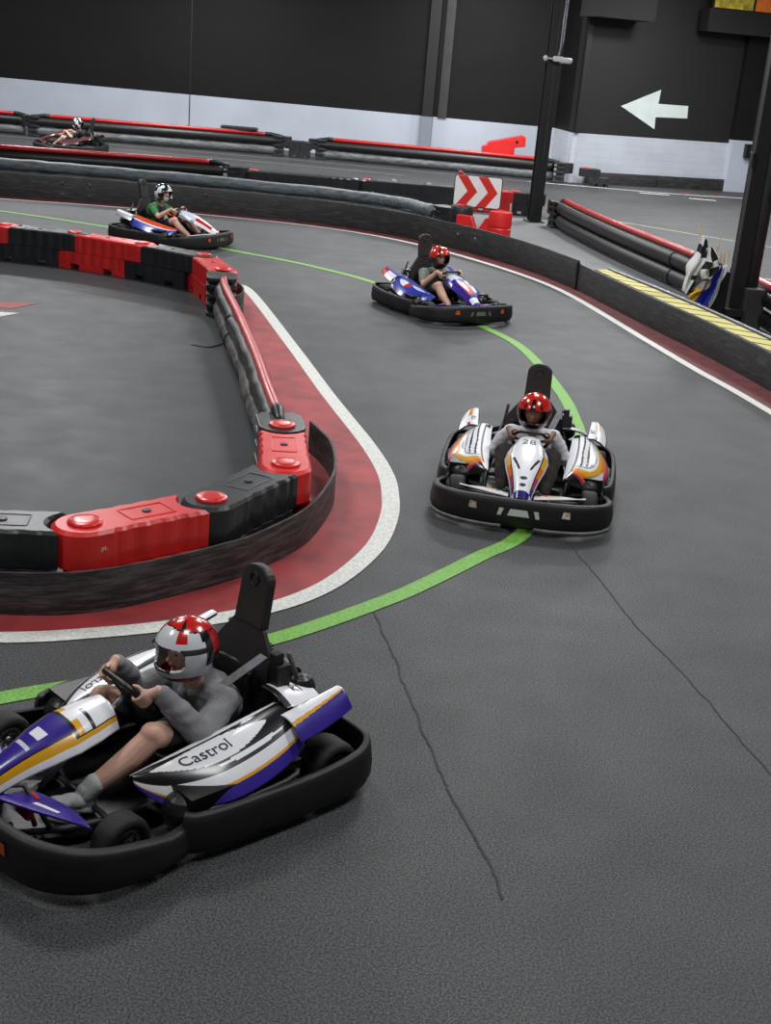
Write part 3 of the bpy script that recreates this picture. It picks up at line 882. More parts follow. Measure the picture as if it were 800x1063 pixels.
# outer rubber boards and the dark red strip at their foot
WALL = [(-13, 26.1), (-8.3, 26.45), (-5.9, 26.68), (-3.45, 26.58), (-1.8, 26.3), (-.29, 25.55), (.9, 24.35), (2.0, 22.75), (2.76, 21.0), (3.49, 18.33), (3.92, 16.86), (4.41, 14.85), (5.0, 12.0), (5.5, 8.0)]
WALLC = catmull([(x, y, 0) for x, y in WALL], 8); WRC = catmull([(x, y, 0) for x, y in WR_], 8)
n_ = min(len(WALLC), len(WRC))
struct('track_kerb_red', between('k', [WRC[int(i * (len(WRC) - 1) / 60)] for i in range(61)], [WALLC[int(i * (len(WALLC) - 1) / 60)] for i in range(61)], .003), M['dark_red_kerb'])
def board(name, pts, h, th, m, label, n=8, group=None, side=1, bolts=()):
    P = catmull([(x, y, 0) for x, y in pts], n)
    prof = [(0, 0), (0, h - .01), (-.006 * side, h), (-th * side, h), (-th * side, 0)]
    me = profile_sweep(P, prof, name); o = obj(name, me, m, None, True)
    e = o.modifiers.new('e', 'EDGE_SPLIT'); e.split_angle = radians(35)
    tag(o, label, 'barrier board', group)
    for (x, y, z) in bolts:
        b = MB(); b.ball((x, y, z), (.022, .022, .022), 8, 6); b.build('bolt', M['lip'], o, True)
    return o
i_s = next(i for i, p in enumerate(WALL) if p[0] == 2.76)
b1 = board('rubber_barrier_board', WALL[:i_s + 1], .47, .03, M['rubber2'], 'long curved black rubber board edging the outside of the bend behind the karts', 8,
      bolts=[(-7.1 + .55 * i, 26.53 + .04 * i, z) for i in (0, 1) for z in (.13, .36)] + [(-4.2, 26.60, .36), (.9, 24.27, .3), (1.2, 23.85, .3)])
b2 = board('rubber_barrier_board', [(2.78, 20.95)] + WALL[i_s + 1:], .42, .03, M['rubber2'], 'black scuffed rubber board below the yellow striped ledge at the right')
m = MB(); m.box((2.765, 20.99, .22), (.05, .05, .44), Matrix.Rotation(.4, 3, 'Z')); tag(m.build('joint_post', M['kart_black'], None), 'thin black post at the joint between the two outer rubber boards', 'post')
# ledge with hazard stripes
LA = catmull([(2.93, 20.48, 0), (3.49, 18.30, 0), (3.92, 16.84, 0), (4.41, 14.84, 0), (5.0, 12.0, 0)], 10)
LBk = catmull([(3.22, 20.55, 0), (3.86, 18.62, 0), (4.30, 17.10, 0), (4.80, 15.05, 0), (5.40, 12.2, 0)], 10)
led = thing('hazard_ledge', 'low ledge topped with yellow and black hazard stripes along the outer rubber board', 'ledge', (3.5, 18.3, 0))
off = Vector((3.5, 18.3, 0))
A = [p + Vector((.034, 0, 0)) for p in LA]; n = len(A)
V = [(p.x - off.x, p.y - off.y, z) for p in A for z in (0, .425)] + [(p.x - off.x, p.y - off.y, z) for p in LBk for z in (0, .425)]
F = [(2 * i, 2 * i + 2, 2 * i + 3, 2 * i + 1) for i in range(n - 1)] + [(2 * n + 2 * i + 1, 2 * n + 2 * i + 3, 2 * n + 2 * i + 2, 2 * n + 2 * i) for i in range(n - 1)] + [(0, 1, 2 * n + 1, 2 * n), (2 * n - 2, 4 * n - 2, 4 * n - 1, 2 * n - 1)]
F += [(2 * i + 1, 2 * i + 3, 2 * n + 2 * i + 3, 2 * n + 2 * i + 1) for i in range(n - 1)]
obj('ledge_body', mesh('ledge', V, F), M['runoff'], led)
# hazard tape: a dense strip painted by distance along the ledge
K = 400; acc = [0]
for i in range(1, n): acc.append(acc[-1] + (A[i] - A[i - 1]).length)
def along(Q, d):
    for i in range(1, n):
        if acc[i] >= d: f = (d - acc[i - 1]) / (acc[i] - acc[i - 1]); return Q[i - 1].lerp(Q[i], f)
    return Q[-1]
def HS(u, v):
    d = u * acc[-1]; p = along(A, d).lerp(along(LBk, d), .04 + .80 * v); return (p.x - off.x, p.y - off.y, .429)
yl, bk = lin('#cfc67e'), lin('#3b3823')
psurf('hazard_tape', HS, 420, 56, lambda u, v: bk if ((u * acc[-1] - .38 * v) % .42) < .07 else yl, led, 0, 'cloth')
m = MB(); m.tube([(p.x - off.x - .02, p.y - off.y, .445) for p in LBk], .02, 8); m.build('edge_rail', M['silver'], led, True)
# run-off floor behind the boards
RO = [p for p in WALLC if p.x > -1.0 and p.y > 9]
back = [(5.6, 12.5), (5.35, 18.2), (5.0, 20.3), (4.56, 22.6), (4.2, 25.2), (3.66, 28.4), (3.2, 30.4), (.4, 30.4), (-.8, 27.2)]
struct('floor_runoff', poly_mesh('ro', [(p.x + .01, p.y + .02) for p in RO] + back, .003), M['runoff'])
# island: red kerb, white line, skirt, infield
IW = [(-2.9, 18.6), (-2.55, 18.75), (-2.22, 18.35), (-1.30, 15.15), (-.70, 12.97), (-.23, 11.36), (-.03, 10.5), (.03, 9.9), (.03, 9.4), (-.05, 8.78), (-.25, 8.17), (-.48, 7.76), (-.78, 7.45), (-1.2, 7.17), (-1.67, 6.95), (-2.19, 6.78), (-3.2, 6.62), (-4.5, 6.5)]
struct('island_line_white', strip_mesh('iw', IW, .145, .006), M['white_line'])
IWC = catmull([(x, y, 0) for x, y in IW], 8)
KI = [(-2.75, 18.3), (-2.55, 18.2), (-2.3, 17.4), (-1.75, 14.6), (-1.25, 12.3), (-.95, 11.0), (-.9, 10.4), (-.85, 9.8), (-.85, 9.4), (-.95, 8.9), (-1.1, 8.4), (-1.35, 8.0), (-1.6, 7.75), (-1.9, 7.6), (-2.3, 7.4), (-2.9, 7.3), (-3.4, 7.25), (-4.5, 7.2)]
KIC = catmull([(x, y, 0) for x, y in KI], 8)
struct('island_kerb_red', between('ik', IWC, KIC, .004), M['red_kerb'])
INF = [(-3.0, 7.1), (-2.3, 7.35), (-1.6, 7.85), (-1.0, 8.6), (-.9, 9.6), (-.98, 10.6), (-1.3, 12.3), (-1.8, 14.6), (-2.35, 17.2), (-2.9, 18.0), (-3.9, 18.75), (-5.2, 19.4), (-7, 19.7), (-12, 19.5), (-12, 6.8), (-4.5, 6.9)]
struct('floor_infield', poly_mesh('inf', INF, .008), M['infield'])
struct('infield_mark_red', poly_mesh('mr', [(-6.2, 15.95), (-5.12, 16.15), (-4.66, 16.26), (-4.86, 15.80), (-6.2, 15.5)], .012), M['red_kerb'])
struct('infield_mark_white', poly_mesh('mw', [(-6.2, 15.35), (-4.93, 15.55), (-4.70, 15.58), (-5.0, 15.0), (-6.2, 14.3)], .012), M['white_line'])
SK_ = [(-.72, 10.95), (-.52, 10.45), (-.43, 9.9), (-.43, 9.4), (-.55, 8.72), (-.78, 8.22), (-.98, 7.92), (-1.44, 7.46), (-1.83, 7.19), (-2.3, 7.08), (-3.2, 7.0), (-4.4, 6.96)]
skp = catmull([(x, y, 0) for x, y in SK_], 8)
o = obj('rubber_skirt', profile_sweep(skp, [(0, 0), (0, .285), (.006, .29), (.02, .285), (.02, 0)], 'rubber_skirt'), M['rubber'], None, True); e = o.modifiers.new('e', 'EDGE_SPLIT'); e.split_angle = radians(35)
tag(o, 'black scuffed rubber skirt wrapped around the near corner of the island barriers', 'rubber skirt')
o = obj('rubber_skirt', profile_sweep(catmull([(-2.30, 16.2, 0), (-2.12, 16.7, 0), (-2.25, 17.35, 0), (-2.6, 17.85, 0), (-3.1, 18.3, 0)], 8), [(0, 0), (0, .29), (.02, .29), (.02, 0)], 'rubber_skirt'), M['rubber'], None, True); e = o.modifiers.new('e', 'EDGE_SPLIT'); e.split_angle = radians(35)
tag(o, 'short black rubber skirt curving round the far corner of the island', 'rubber skirt')
# seams in the asphalt
for i, (pts, w) in enumerate((([(-.05, 7.72), (.03, 7.4), (.14, 6.9), (.25, 6.36), (.41, 5.63), (.50, 5.3), (.58, 5.05), (.66, 4.7)], .011), ([(1.40, 9.2), (1.46, 8.98), (1.60, 8.3), (1.71, 7.74), (1.93, 6.94), (2.15, 5.96), (2.4, 5.2)], .007))):
    P = catmull([(x, y, 0) for x, y in pts], 20); Q = [(p.x + .016 * noise.noise(Vector((p.y * 5, i, 0))) + .010 * noise.noise(Vector((p.y * 30, i, 2))), p.y) for p in P]
    struct('floor_seam', strip_mesh('seam', Q, w, .004, 1), M['seam'])
# markings on the other part of the track
struct('track_marking_far', strip_mesh('tf', [(-15, 40.1), (-12.64, 40.19), (-9.22, 40.5), (-3.9, 40.55), (.88, 40.3), (3.9, 40.0)], .11, .005), M['faint_line'])
struct('track_marking_far', strip_mesh('tf2', [(-8.85, 39.0), (-3.73, 38.9), (-.28, 38.6)], .10, .005), M['faint_line'])
struct('track_marking_far', strip_mesh('tf3', [(3.4, 40.1), (5.4, 40.1), (7.91, 40.15), (11.03, 40.9), (16, 41.9)], .14, .005), M['white_line'])
struct('track_marking_far', strip_mesh('tf4', [(4.2, 32.0), (5.01, 31.3), (7.97, 28.9), (9.5, 27.4)], .09, .005), M['yellow_line'])
for a, b in (((6.74, 39.5), (7.64, 39.6)), ((8.15, 39.1), (8.94, 39.1)), ((9.6, 38.4), (10.4, 38.5))):
    struct('track_marking_dash', strip_mesh('td', [a, b], .17, .005), M['white_line'])
struct('track_marking_near', strip_mesh('tn', [(5.9, 24.2), (7.2, 23.8)], .09, .005), M['white_line'])
for a, b in (((-1.0, 36.6), (.7, 36.4)), ((-1.3, 35.4), (.6, 35.2)), ((-.6, 37.2), (-.2, 34.6)), ((.4, 37.0), (.75, 34.6))):
    struct('track_marking_grid', strip_mesh('tg', [a, b], .10, .005), M['faint_line'])
for i in range(3):
    struct('track_kerb_far', poly_mesh('kf', [(8.2 + .9 * i, 40.55 + .1 * i), (8.75 + .9 * i, 40.62 + .1 * i), (8.75 + .9 * i, 40.85 + .1 * i), (8.2 + .9 * i, 40.78 + .1 * i)], .006), M['red_kerb'])

# walls: dark above, pale band below
def wall(name, a, b, z0, z1, m, th=.15):
    a, b = Vector((a[0], a[1], 0)), Vector((b[0], b[1], 0)); t = (b - a).normalized(); nr = Vector((-t.y, t.x, 0)) * th; L = (b - a).length
    V = [a + Vector((0, 0, z0)), b + Vector((0, 0, z0)), b + Vector((0, 0, z1)), a + Vector((0, 0, z1))]; V += [v + nr for v in V]
    me = mesh(name, V, [(0, 1, 2, 3), (5, 4, 7, 6), (4, 0, 3, 7), (1, 5, 6, 2), (3, 2, 6, 7), (4, 5, 1, 0)])
    uv = me.uv_layers.new(name='UVMap')
    for p in me.polygons:
        for li in p.loop_indices:
            v = me.vertices[me.loops[li].vertex_index].co; uv.data[li].uv = ((v - a).dot(t) + nr.dot(v - a) * .3, v.z)
    return struct(name, me, m)
BA, BB = (-24, 46.1), (4.35, 43.15)
wall('wall_back', BA, BB, 1.48, 7, M['wall_dark']); wall('wall_back_lower', BA, BB, 0, 1.48, M['wall_white'])
RA, RB = (4.72, 41.05), (10.05, 42.95)
wall('wall_return', BB, RA, 1.48, 7, M['wall_dark']); wall('wall_return_lower', BB, RA, 0, 1.48, M['wall_white_block'])
wall('wall_right', RA, RB, 1.48, 7, M['wall_dark_block'], .3); wall('wall_right_lower', RA, RB, 0, 1.48, M['wall_white_block'], .3)
RC, RD = (9.98, 42.70), (17, 45.1)
wall('wall_far_right', RC, RD, 1.60, 7, M['wall_dark'], .3); wall('wall_far_right_lower', RC, RD, 0, 1.60, M['wall_white'], .3)
def on_wall(a, b, d, z, out=0.0):
    a, b = Vector((a[0], a[1], 0)), Vector((b[0], b[1], 0)); t = (b - a).normalized(); nr = Vector((t.y, -t.x, 0)); return a + t * d + nr * out + Vector((0, 0, z))
# seam strip in the back wall and pilaster beside it
p = on_wall(BA, BB, 16.46, 0); m = MB(); m.box((p.x, p.y - .0, 3.3), (.03, .03, 6.4)); s_ = m.build('trim_1', M['steel_dark'], None); s_['kind'] = 'structure'
t_ang = math.atan2(BB[1] - BA[1], BB[0] - BA[0])
def pil(name, d, w, dep, z0, z1, m_):
    p = on_wall(BA, BB, d, (z0 + z1) / 2, dep / 2 + .01); m = MB(); m.box(p, (w, dep, z1 - z0), Matrix.Rotation(t_ang, 3, 'Z')); o = m.build(name, M[m_], None); o['kind'] = 'structure'
PD = 24.40
pil('trim_2', PD, .34, .28, 1.48, 7, 'steel_dark'); pil('trim_3', PD, .34, .28, 0, 1.48, 'wall_pil')
pil('reflection_strip', PD + .46, .28, .06, 1.48, 7, 'steel_mid')  # lighter grey strip standing in for the reflection beside the pilaster
p = on_wall(RA, RB, .10, 3.9, .06); m = MB(); m.box(p, (.16, .14, 4.8), Matrix.Rotation(math.atan2(1.9, 5.33), 3, 'Z')); o = m.build('trim_5', M['steel_dark'], None); o['kind'] = 'structure'
struct('ceiling', mesh('ceiling', [(-30, -8, 7), (22, -8, 7), (22, 52, 7), (-30, 52, 7)], [(3, 2, 1, 0)]), M['ceiling'])
# dark board along the foot of the right wall
for a, b, nm in ((.55, 3.05, 'second'), (3.07, 6.2, 'third')):
    pa, pb = on_wall(RA, RB, a, 0, .12), on_wall(RA, RB, b, 0, .12)
    board('wall_foot_board', [(pb.x, pb.y), ((pa.x + pb.x) / 2, (pa.y + pb.y) / 2), (pa.x, pa.y)], .36, .05, M['rubber2'], 'dark board standing along the foot of the arrow wall, ' + ('left length beside the end barrier' if nm == 'second' else 'right length beside the wall box'), 3, 'boards along the arrow wall', -1)
# arrow painted on the right wall
def arrow():
    pts = [(1.50, 2.36), (2.81, 2.93), (2.78, 2.51), (3.84, 2.51), (3.87, 2.14), (2.75, 2.11), (2.77, 1.75)]
    V = [on_wall(RA, RB, d, z, .012) for d, z in pts]; return mesh('arrow', V, [tuple(range(7))])
o = obj('wall_arrow', arrow(), M['arrow']); tag(o, 'large white arrow pointing left on the dark right wall', 'arrow sign')
# box on the far right wall, soffit boxes and display under the ceiling
p = on_wall(RC, RD, .62, 1.30, .10); m = MB(); m.box(p, (.42, .16, .40), Matrix.Rotation(.33, 3, 'Z')); o = thing('electrical_box', 'small black box mounted on the pale wall behind the right column', 'electrical box', p)
m = MB(); m.box((0, 0, 0), (.34, .16, .42), Matrix.Rotation(.33, 3, 'Z')); m.build('case', M['kart_black'], o, bevel=.01); m = MB(); m.box((.03, -.09, 0), (.24, .012, .32), Matrix.Rotation(.33, 3, 'Z')); m.build('lid', M['steel_dark'], o)

ang_r = math.atan2(RB[1] - RA[1], RB[0] - RA[0]); RZ = Matrix.Rotation(ang_r, 3, 'Z')
p = on_wall(RA, RB, .68, 5.75, .6); m = MB(); m.box(p, (1.9, 1.1, 1.9), RZ); o = m.build('duct_box', M['ceiling'], None); tag(o, 'black boxed duct under the ceiling at the corner of the back wall', 'duct')
o = thing('display_board', 'black hanging board with glowing yellow and orange panels at top right', 'display board', on_wall(RA, RB, 5.2, 4.7, .5), ang_r)
m = MB(); m.box((0, 0, .34), (3.1, .5, .66)); m.build('case', M['ceiling'], o)
m = MB(); m.box((-.75, -.2, 1.06), (1.35, .06, .72)); m.build('yellow_panel', M['screen_yellow'], o)
m = MB(); m.box((.72, -.2, 1.06), (1.4, .06, .72)); m.build('orange_panel', M['screen_orange'], o)
m = MB()
for x in (-1.46, -.04, 1.46): m.box((x, -.2, 1.06), (.06, .1, .78))
m.box((0, -.2, 1.46), (3.0, .1, .06)); m.build('panel_frame', M['steel_dark'], o)


# ------------------------------------------------------------------ plastic barriers, end brackets, pipes
BH = .51
def barrier_body(L, lap=True, hw=.19, h=BH):
    """half-lapped water barrier: the upper half starts at a round knuckle, the lower half is set back"""
    m = MB(); lo, up = .255, .26
    side = []
    nr = 28
    for i in range(nr + 1):
        x = -.02 + (L - .12) * i / nr; w = hw - (.014 * (.5 - .5 * cos(2 * pi * x / .17)) if .12 < x < L - .22 else 0); side.append((x, w))
    poly = [(x, -w) for x, w in side] + [(L - .02 - .212 * cos(a), .212 * sin(a)) for a in (-.9, -.6, -.3, 0, .3, .6, .9)] + [(x, w) for x, w in reversed(side)]
    arc = [(-.02 + hw * cos(a), hw * sin(a)) for a in [pi / 2 + pi * i / 14 for i in range(1, 14)]]
    poly += arc
    c = Vector((L * .38, 0)); ins = [(p[0] + (c.x - p[0]) * .05, p[1] * .90) for p in poly]
    n = len(poly)
    V = [(x, y, up) for x, y in poly] + [(x, y, h - .022) for x, y in poly] + [(x, y, h) for x, y in ins]
    F = [tuple(range(n - 1, -1, -1))] + [(k * n + i, k * n + (i + 1) % n, (k + 1) * n + (i + 1) % n, (k + 1) * n + i) for k in range(2) for i in range(n)] + [tuple(range(2 * n, 3 * n))]
    m.add(V, F)
    # lower half with fork pockets in its foot
    x0, x1 = (.19, L + .16) if lap else (-.05, L - .20)
    nl = 24; sd = []
    for i in range(nl + 1):
        x = x0 + (x1 - x0) * i / nl; w = hw + .005 - (.012 * (.5 - .5 * cos(2 * pi * (x - x0) / .17)) if x0 + .06 < x < x1 - .1 else 0); sd.append((x, w))
    pl = [(x, -w) for x, w in sd] + [(x, w) for x, w in reversed(sd)]
    m.prism(pl, .085, lo)
    W3 = (x1 - x0); xs = [x0, x0 + W3 * .18, x0 + W3 * .32, x0 + W3 * .68, x0 + W3 * .82, x1]
    for a, b in ((xs[0], xs[1]), (xs[2], xs[3]), (xs[4], xs[5])):
        m.add([(a - .0, -hw, 0), (b + .0, -hw, 0), (b, hw, 0), (a, hw, 0), (a + .0, -hw, .09), (b, -hw, .09), (b, hw, .09), (a, hw, .09)], [(3, 2, 1, 0), (4, 5, 6, 7), (0, 1, 5, 4), (1, 2, 6, 5), (2, 3, 7, 6), (3, 0, 4, 7)])
    # raised rectangle on top
    xa, xb, ya = L * .30, L - .34, .095
    if xb > xa + .1:
        z = h + .0005; t = .008
        for (cx, cy, dx, dy) in ((xa, 0, .012, 2 * ya), (xb, 0, .012, 2 * ya), ((xa + xb) / 2, ya, xb - xa, .012), ((xa + xb) / 2, -ya, xb - xa, .012)): m.box((cx, cy, z), (dx, dy, t))
    return m.me('barrier')
def cap_mesh():
    m = MB(); m.lathe([(.104, -.01), (.110, .004), (.108, .014), (.100, .021), (.05, .023), (.0005, .023)], 28); return m.me('cap')
def plug_mesh():
    m = MB(); m.lathe([(.030, -.004), (.030, .003), (.020, .004), (.0005, .004)], 16); return m.me('plug')
def make_barrier(x, y, rz, L, colour, label, cat='barrier', group=None, cap=True, z=0, name='plastic_barrier', capmat='cap_red', lap=True):
    t = thing(name, label, cat, (x, y, z), rz, group)
    b = obj('barrier_body', shared(('bb', round(L, 2), lap), lambda: barrier_body(L, lap)).copy(), M['barrier_' + colour], t)
    q = b.modifiers.new('b', 'BEVEL'); q.width = .012; q.segments = 2; q.limit_method = 'ANGLE'; q.angle_limit = radians(50)
    if cap: obj('cap', shared('cap', cap_mesh), M[capmat], t, True, (0, 0, BH))
    obj('filler_plug', shared('plug', plug_mesh), M['kart_black'], t, True, ((L * .30 + L - .34) / 2, 0, BH + .004))
    return t
def bracket_body():
    m = MB(); hw = .19
    arc = [(-.0 + hw * cos(a), hw * sin(a)) for a in [pi / 2 + pi * i / 14 for i in range(15)]]
    m.prism(arc + [(.10, -hw), (.10, hw)], .26, BH)
    m.box((.18, 0, .25), (.26, .30, .48))
    for i, z in enumerate((.03, .15, .27, .39, .485)):
        m.add([(-.02 if z > .25 else .06, -hw, z - .022), (.32, -hw, z - .022), (.40, -.13, z - .022), (.40, .13, z - .022), (.32, hw, z - .022), (-.02 if z > .25 else .06, hw, z - .022)] + [(-.02 if z > .25 else .06, -hw, z + .022), (.32, -hw, z + .022), (.40, -.13, z + .022), (.40, .13, z + .022), (.32, hw, z + .022), (-.02 if z > .25 else .06, hw, z + .022)],
              [(5, 4, 3, 2, 1, 0), (6, 7, 8, 9, 10, 11)] + [(i, (i + 1) % 6, 6 + (i + 1) % 6, 6 + i) for i in range(6)])
    m.box((.12, 0, .10), (.10, .36, .20))
    return m.me('bracket')
def make_bracket(x, y, rz, label, cap=True, group=None, z=0, mm='barrier_black'):
    t = thing('pipe_end_bracket', label, 'pipe bracket', (x, y, z), rz, group)
    b = obj('bracket_body', shared('bracket', bracket_body), M[mm], t); b.scale = (1, 1, (BH + z) / BH); t.location.z = 0; q = b.modifiers.new('b', 'BEVEL'); q.width = .008; q.segments = 2; q.limit_method = 'ANGLE'
    if cap: obj('cap', shared('cap', cap_mesh), M['cap_red'], t, True, (0, 0, BH))
    return t
def make_pipes(pts, label, group=None, red=True, zs=(.40, .16), rs=(.125, .125), mats=('pipe_black', 'pipe_grey'), zred=.565, rred=.045, names=('upper_pipe', 'lower_pipe'), sleeves=True, clamps=(), wob=0.0, sleeve_drop=.06):
    o0 = Vector((pts[0][0], pts[0][1], 0))
    t = thing('pipe_barrier', label, 'pipe barrier', o0, 0, group)
    P = catmull([(x - o0.x, y - o0.y, 0) for x, y in pts], 14)
    for nm, z, r, mt in zip(names, zs, rs, mats):
        Q = [p + Vector((wob * noise.noise(Vector((i * .5, z * 9, 0))), 0, z + wob * noise.noise(Vector((i * .4, z * 7, 3))))) for i, p in enumerate(P)]
        rad = [r * (1 + (.12 if mt == 'pipe_bag' else .02) * noise.noise(Vector((i * .9, z * 5, 1)))) for i in range(len(Q))]
        m = MB(); m.tube(Q, rad, 18); m.build(nm, M[mt], t, True)
    if red:
        tot = sum((P[i + 1] - P[i]).length for i in range(len(P) - 1)); k = max(1, int(len(P) * min(.06, .45 / tot) + .5)); R_ = [p + Vector((0, 0, zred)) for p in P[k:len(P) - k]]
        m = MB(); m.tube(R_, rred, 14); m.build('red_top_pipe', M['pipe_red'], t, True)
        if sleeves:
            for e in (0, 1):
                q = R_[0] if e == 0 else R_[-1]; w = P[0] if e == 0 else P[-1]
                d = (w - Vector((q.x, q.y, 0))); m = MB(); m.tube([q - d * .25, q + d * .15, Vector((w.x, w.y, zred - sleeve_drop * .6)), Vector((w.x, w.y, zred - sleeve_drop)) + d.normalized() * .14], [rred * 1.12, rred * 1.12, rred * 1.05, rred * .95], 12); m.build('pipe_sleeve', M['kart_black'], t, True)
    for f in clamps:
        i = int(f * (len(P) - 1)); p = P[i]; d = (P[min(i + 1, len(P) - 1)] - P[i - 1]).normalized(); m = MB()
        for z, r in zip(zs, rs): m.tube([p + Vector((0, 0, z)) - d * .03, p + Vector((0, 0, z)) + d * .03], r + .014, 18)
        m.box(p + Vector((.0, 0, (zs[0] + zs[-1]) / 2)), (.05, .05, .16)); m.build('pipe_clamp', M['kart_black'], t, True)
    return t
def dirn(a, b): return math.atan2(b[1] - a[1], b[0] - a[0])

# --- island, near row: pins run anticlockwise
NP = [(-3.74, 7.22), (-2.80, 7.33), (-1.86, 7.45), (-1.17, 8.09), (-.76, 8.97), (-.89, 9.97)]
near = [('red', 'red plastic barrier at the left end of the near island row, outside the frame'), ('black', 'black plastic barrier cut by the left frame edge, left of the near red one'), ('red', 'nearest red plastic barrier with a red cap on its left end, above the front kart'), ('black', 'black plastic barrier with a red cap between the two nearest red barriers'), ('red', 'red plastic barrier pointing away at the near corner of the island, ahead of the pipes')]
for i, (c, l) in enumerate(near):
    if i == 0: continue
    a, b = NP[i], NP[i + 1]
    t = make_barrier(a[0], a[1], dirn(a, b), math.dist(a, b), c, l, group='island barriers', lap=False)
    if i == 2:
        S_ = lambda u, v: (u, -.192, v)
        me = text_mesh('pt.'); me.name = 'lettering'
        for v in me.vertices: v.co = Vector((.03 + v.co.x * .045, -.1925, .40 + v.co.y * .045))
        obj('lettering', me, M['white_plastic'], t)
PB, PE = NP[5], (-2.40, 16.75)
make_bracket(PB[0], PB[1], dirn(PB, (-1.06, 10.8)), 'black ribbed pipe bracket with red cap behind the near corner red barrier', group='pipe brackets of the island')
make_pipes([(-.95, 10.25), (-1.10, 10.9), (-1.42, 12.4), (-1.86, 14.3), (-2.20, 15.7), (-2.30, 16.3)], 'pipe barrier with red top pipe running along the straight side of the island', zs=(.37, .15), rs=(.105, .115), mats=('pipe_black', 'pipe_bag'), zred=.525, rred=.05, names=('main_pipe', 'wrapped_lower_pipe'), clamps=(.62,), wob=.03)
make_bracket(PE[0], PE[1], dirn(PE, (-2.28, 16.0)), 'black ribbed pipe bracket at the far end of the island pipes', cap=False, group='pipe brackets of the island')
# loose cable tie on the infield beside the pipes
m = MB(); m.tube(catmull([(-1.88, 14.85, .16), (-2.06, 14.85, .03), (-2.2, 14.62, .012), (-2.43, 14.68, .01)], 6), .008, 6); tag(m.build('loose_strap', M['kart_black'], None, True), 'thin dark strap trailing from the island pipes onto the infield', 'strap')
FP = [(-2.42, 17.02), (-2.85, 18.08), (-3.83, 18.66), (-4.93, 19.12), (-6.02, 19.30), (-7.0, 19.35)]
far = [('red', 'red plastic barrier at the far corner of the island, next to the pipe bracket'), ('black', 'black plastic barrier between the two red ones of the far island row'), ('red', 'wide red plastic barrier in the middle of the far island row'), ('black', 'black plastic barrier in the far island row, left of the wide red one'), ('red', 'red plastic barrier cut by the left frame edge in the far island row')]
for i, (c, l) in enumerate(far):
    a, b = FP[i], FP[i + 1]
    make_barrier(a[0], a[1], dirn(a, b), math.dist(a, b), c, l, group='island barriers')

# --- grey pipes behind the outer board
make_pipes([(-14, 28.4), (-9.4, 29.0), (-6.9, 29.1), (-3, 28.9), (-.6, 28.3), (.45, 27.1)], 'pale grey pipes lying behind the curved outer board, without a red pipe', red=False, zs=(.37, .13), rs=(.12, .12), mats=('pipe_light', 'pipe_grey'), wob=.02)
make_bracket(.80, 26.75, dirn((.80, 26.75), (.3, 27.3)), 'black ribbed bracket ending the pale grey pipes, beside the chevron sign', cap=False, z=0)
# --- middle row: pipes, then long black barriers to the chevron sign
make_pipes([(-16, 29.7), (-12, 29.8), (-9.37, 29.95), (-7.28, 30.3), (-4.45, 30.75)], 'pipe barrier with long red top pipe in front of the farthest kart', zs=(.45, .17), rs=(.135, .135), zred=.635, rred=.055)
make_bracket(-4.05, 30.82, pi + .1, 'black ribbed pipe bracket where the middle red pipe ends', cap=False, z=.06)
MP = [(-3.80, 30.85), (-1.15, 31.0), (1.2, 31.1)]
make_barrier(-3.76, 30.85, dirn(MP[0], MP[1]), 2.62, 'black', 'long black barrier in the middle row, left of the second red cap', group='long black barriers of the middle row')
make_barrier(-1.12, 31.0, dirn(MP[1], MP[2]), 2.35, 'black', 'long black barrier in the middle row, reaching the chevron sign', group='long black barriers of the middle row')
make_barrier(1.45, 31.15, 0.0, 1.05, 'red', 'red plastic barrier behind the chevron sign, left of the thin column', group='barriers round the chevron sign', cap=False, lap=False)
make_barrier(2.42, 31.15, -.12, .85, 'black', 'black plastic barrier with red cap just left of the thin column foot', group='barriers round the chevron sign', lap=False)
# --- right pipes
make_bracket(3.20, 29.3, dirn((3.20, 29.3), (3.5, 28)), 'black ribbed pipe bracket at the right foot of the thin column', cap=False, group='pipe brackets of the right side', z=.07)
make_pipes([(3.30, 28.85), (3.46, 27.6), (3.95, 25.0), (4.50, 22.6), (4.78, 21.3)], 'pipe barrier with red top pipe from the thin column to the flags', zs=(.46, .17), rs=(.14, .14), mats=('pipe_black', 'pipe_black'), zred=.645, rred=.055, clamps=(.82,))
make_bracket(4.90, 20.75, dirn((4.90, 20.75), (4.7, 21.6)), 'black ribbed pipe bracket behind the bundle of flags', cap=False, group='pipe brackets of the right side', z=.07)
make_pipes([(5.0, 20.3), (5.24, 19.2), (5.31, 18.2), (5.45, 16.5), (5.6, 14.0)], 'pipe barrier with red top pipe right of the thick column', zs=(.46, .17), rs=(.12, .12), mats=('pipe_black', 'pipe_black'), zred=.645, rred=.055, sleeves=False)
# --- rear row under the back wall
g3 = 'pipe barriers under the back wall'
make_pipes([(-19, 40.9), (-15, 41.0), (-12.15, 41.05)], 'pipe barrier under the back wall at the left frame edge', g3, zs=(.45, .17), rs=(.14, .14), zred=.64, rred=.055)
make_bracket(-12.05, 41.05, 0, 'black ribbed bracket under the back wall behind the farthest kart', cap=False, group='brackets under the back wall', z=.10)
make_pipes([(-11.8, 41.03), (-8, 41.2), (-4.32, 41.53)], 'pipe barrier under the back wall right behind the farthest kart', g3, zs=(.45, .17), rs=(.14, .14), zred=.64, rred=.055)
for x, rz, l in ((-4.10, pi, 'left of the two black brackets in the middle of the rear row'), (-3.20, 0, 'right of the two black brackets in the middle of the rear row')):
    make_bracket(x, 41.55, rz, l, cap=False, group='brackets under the back wall', z=.10)
make_barrier(-3.92, 41.55, 0, .80, 'black', 'short black barrier between the two rear row brackets', cap=False, lap=False)
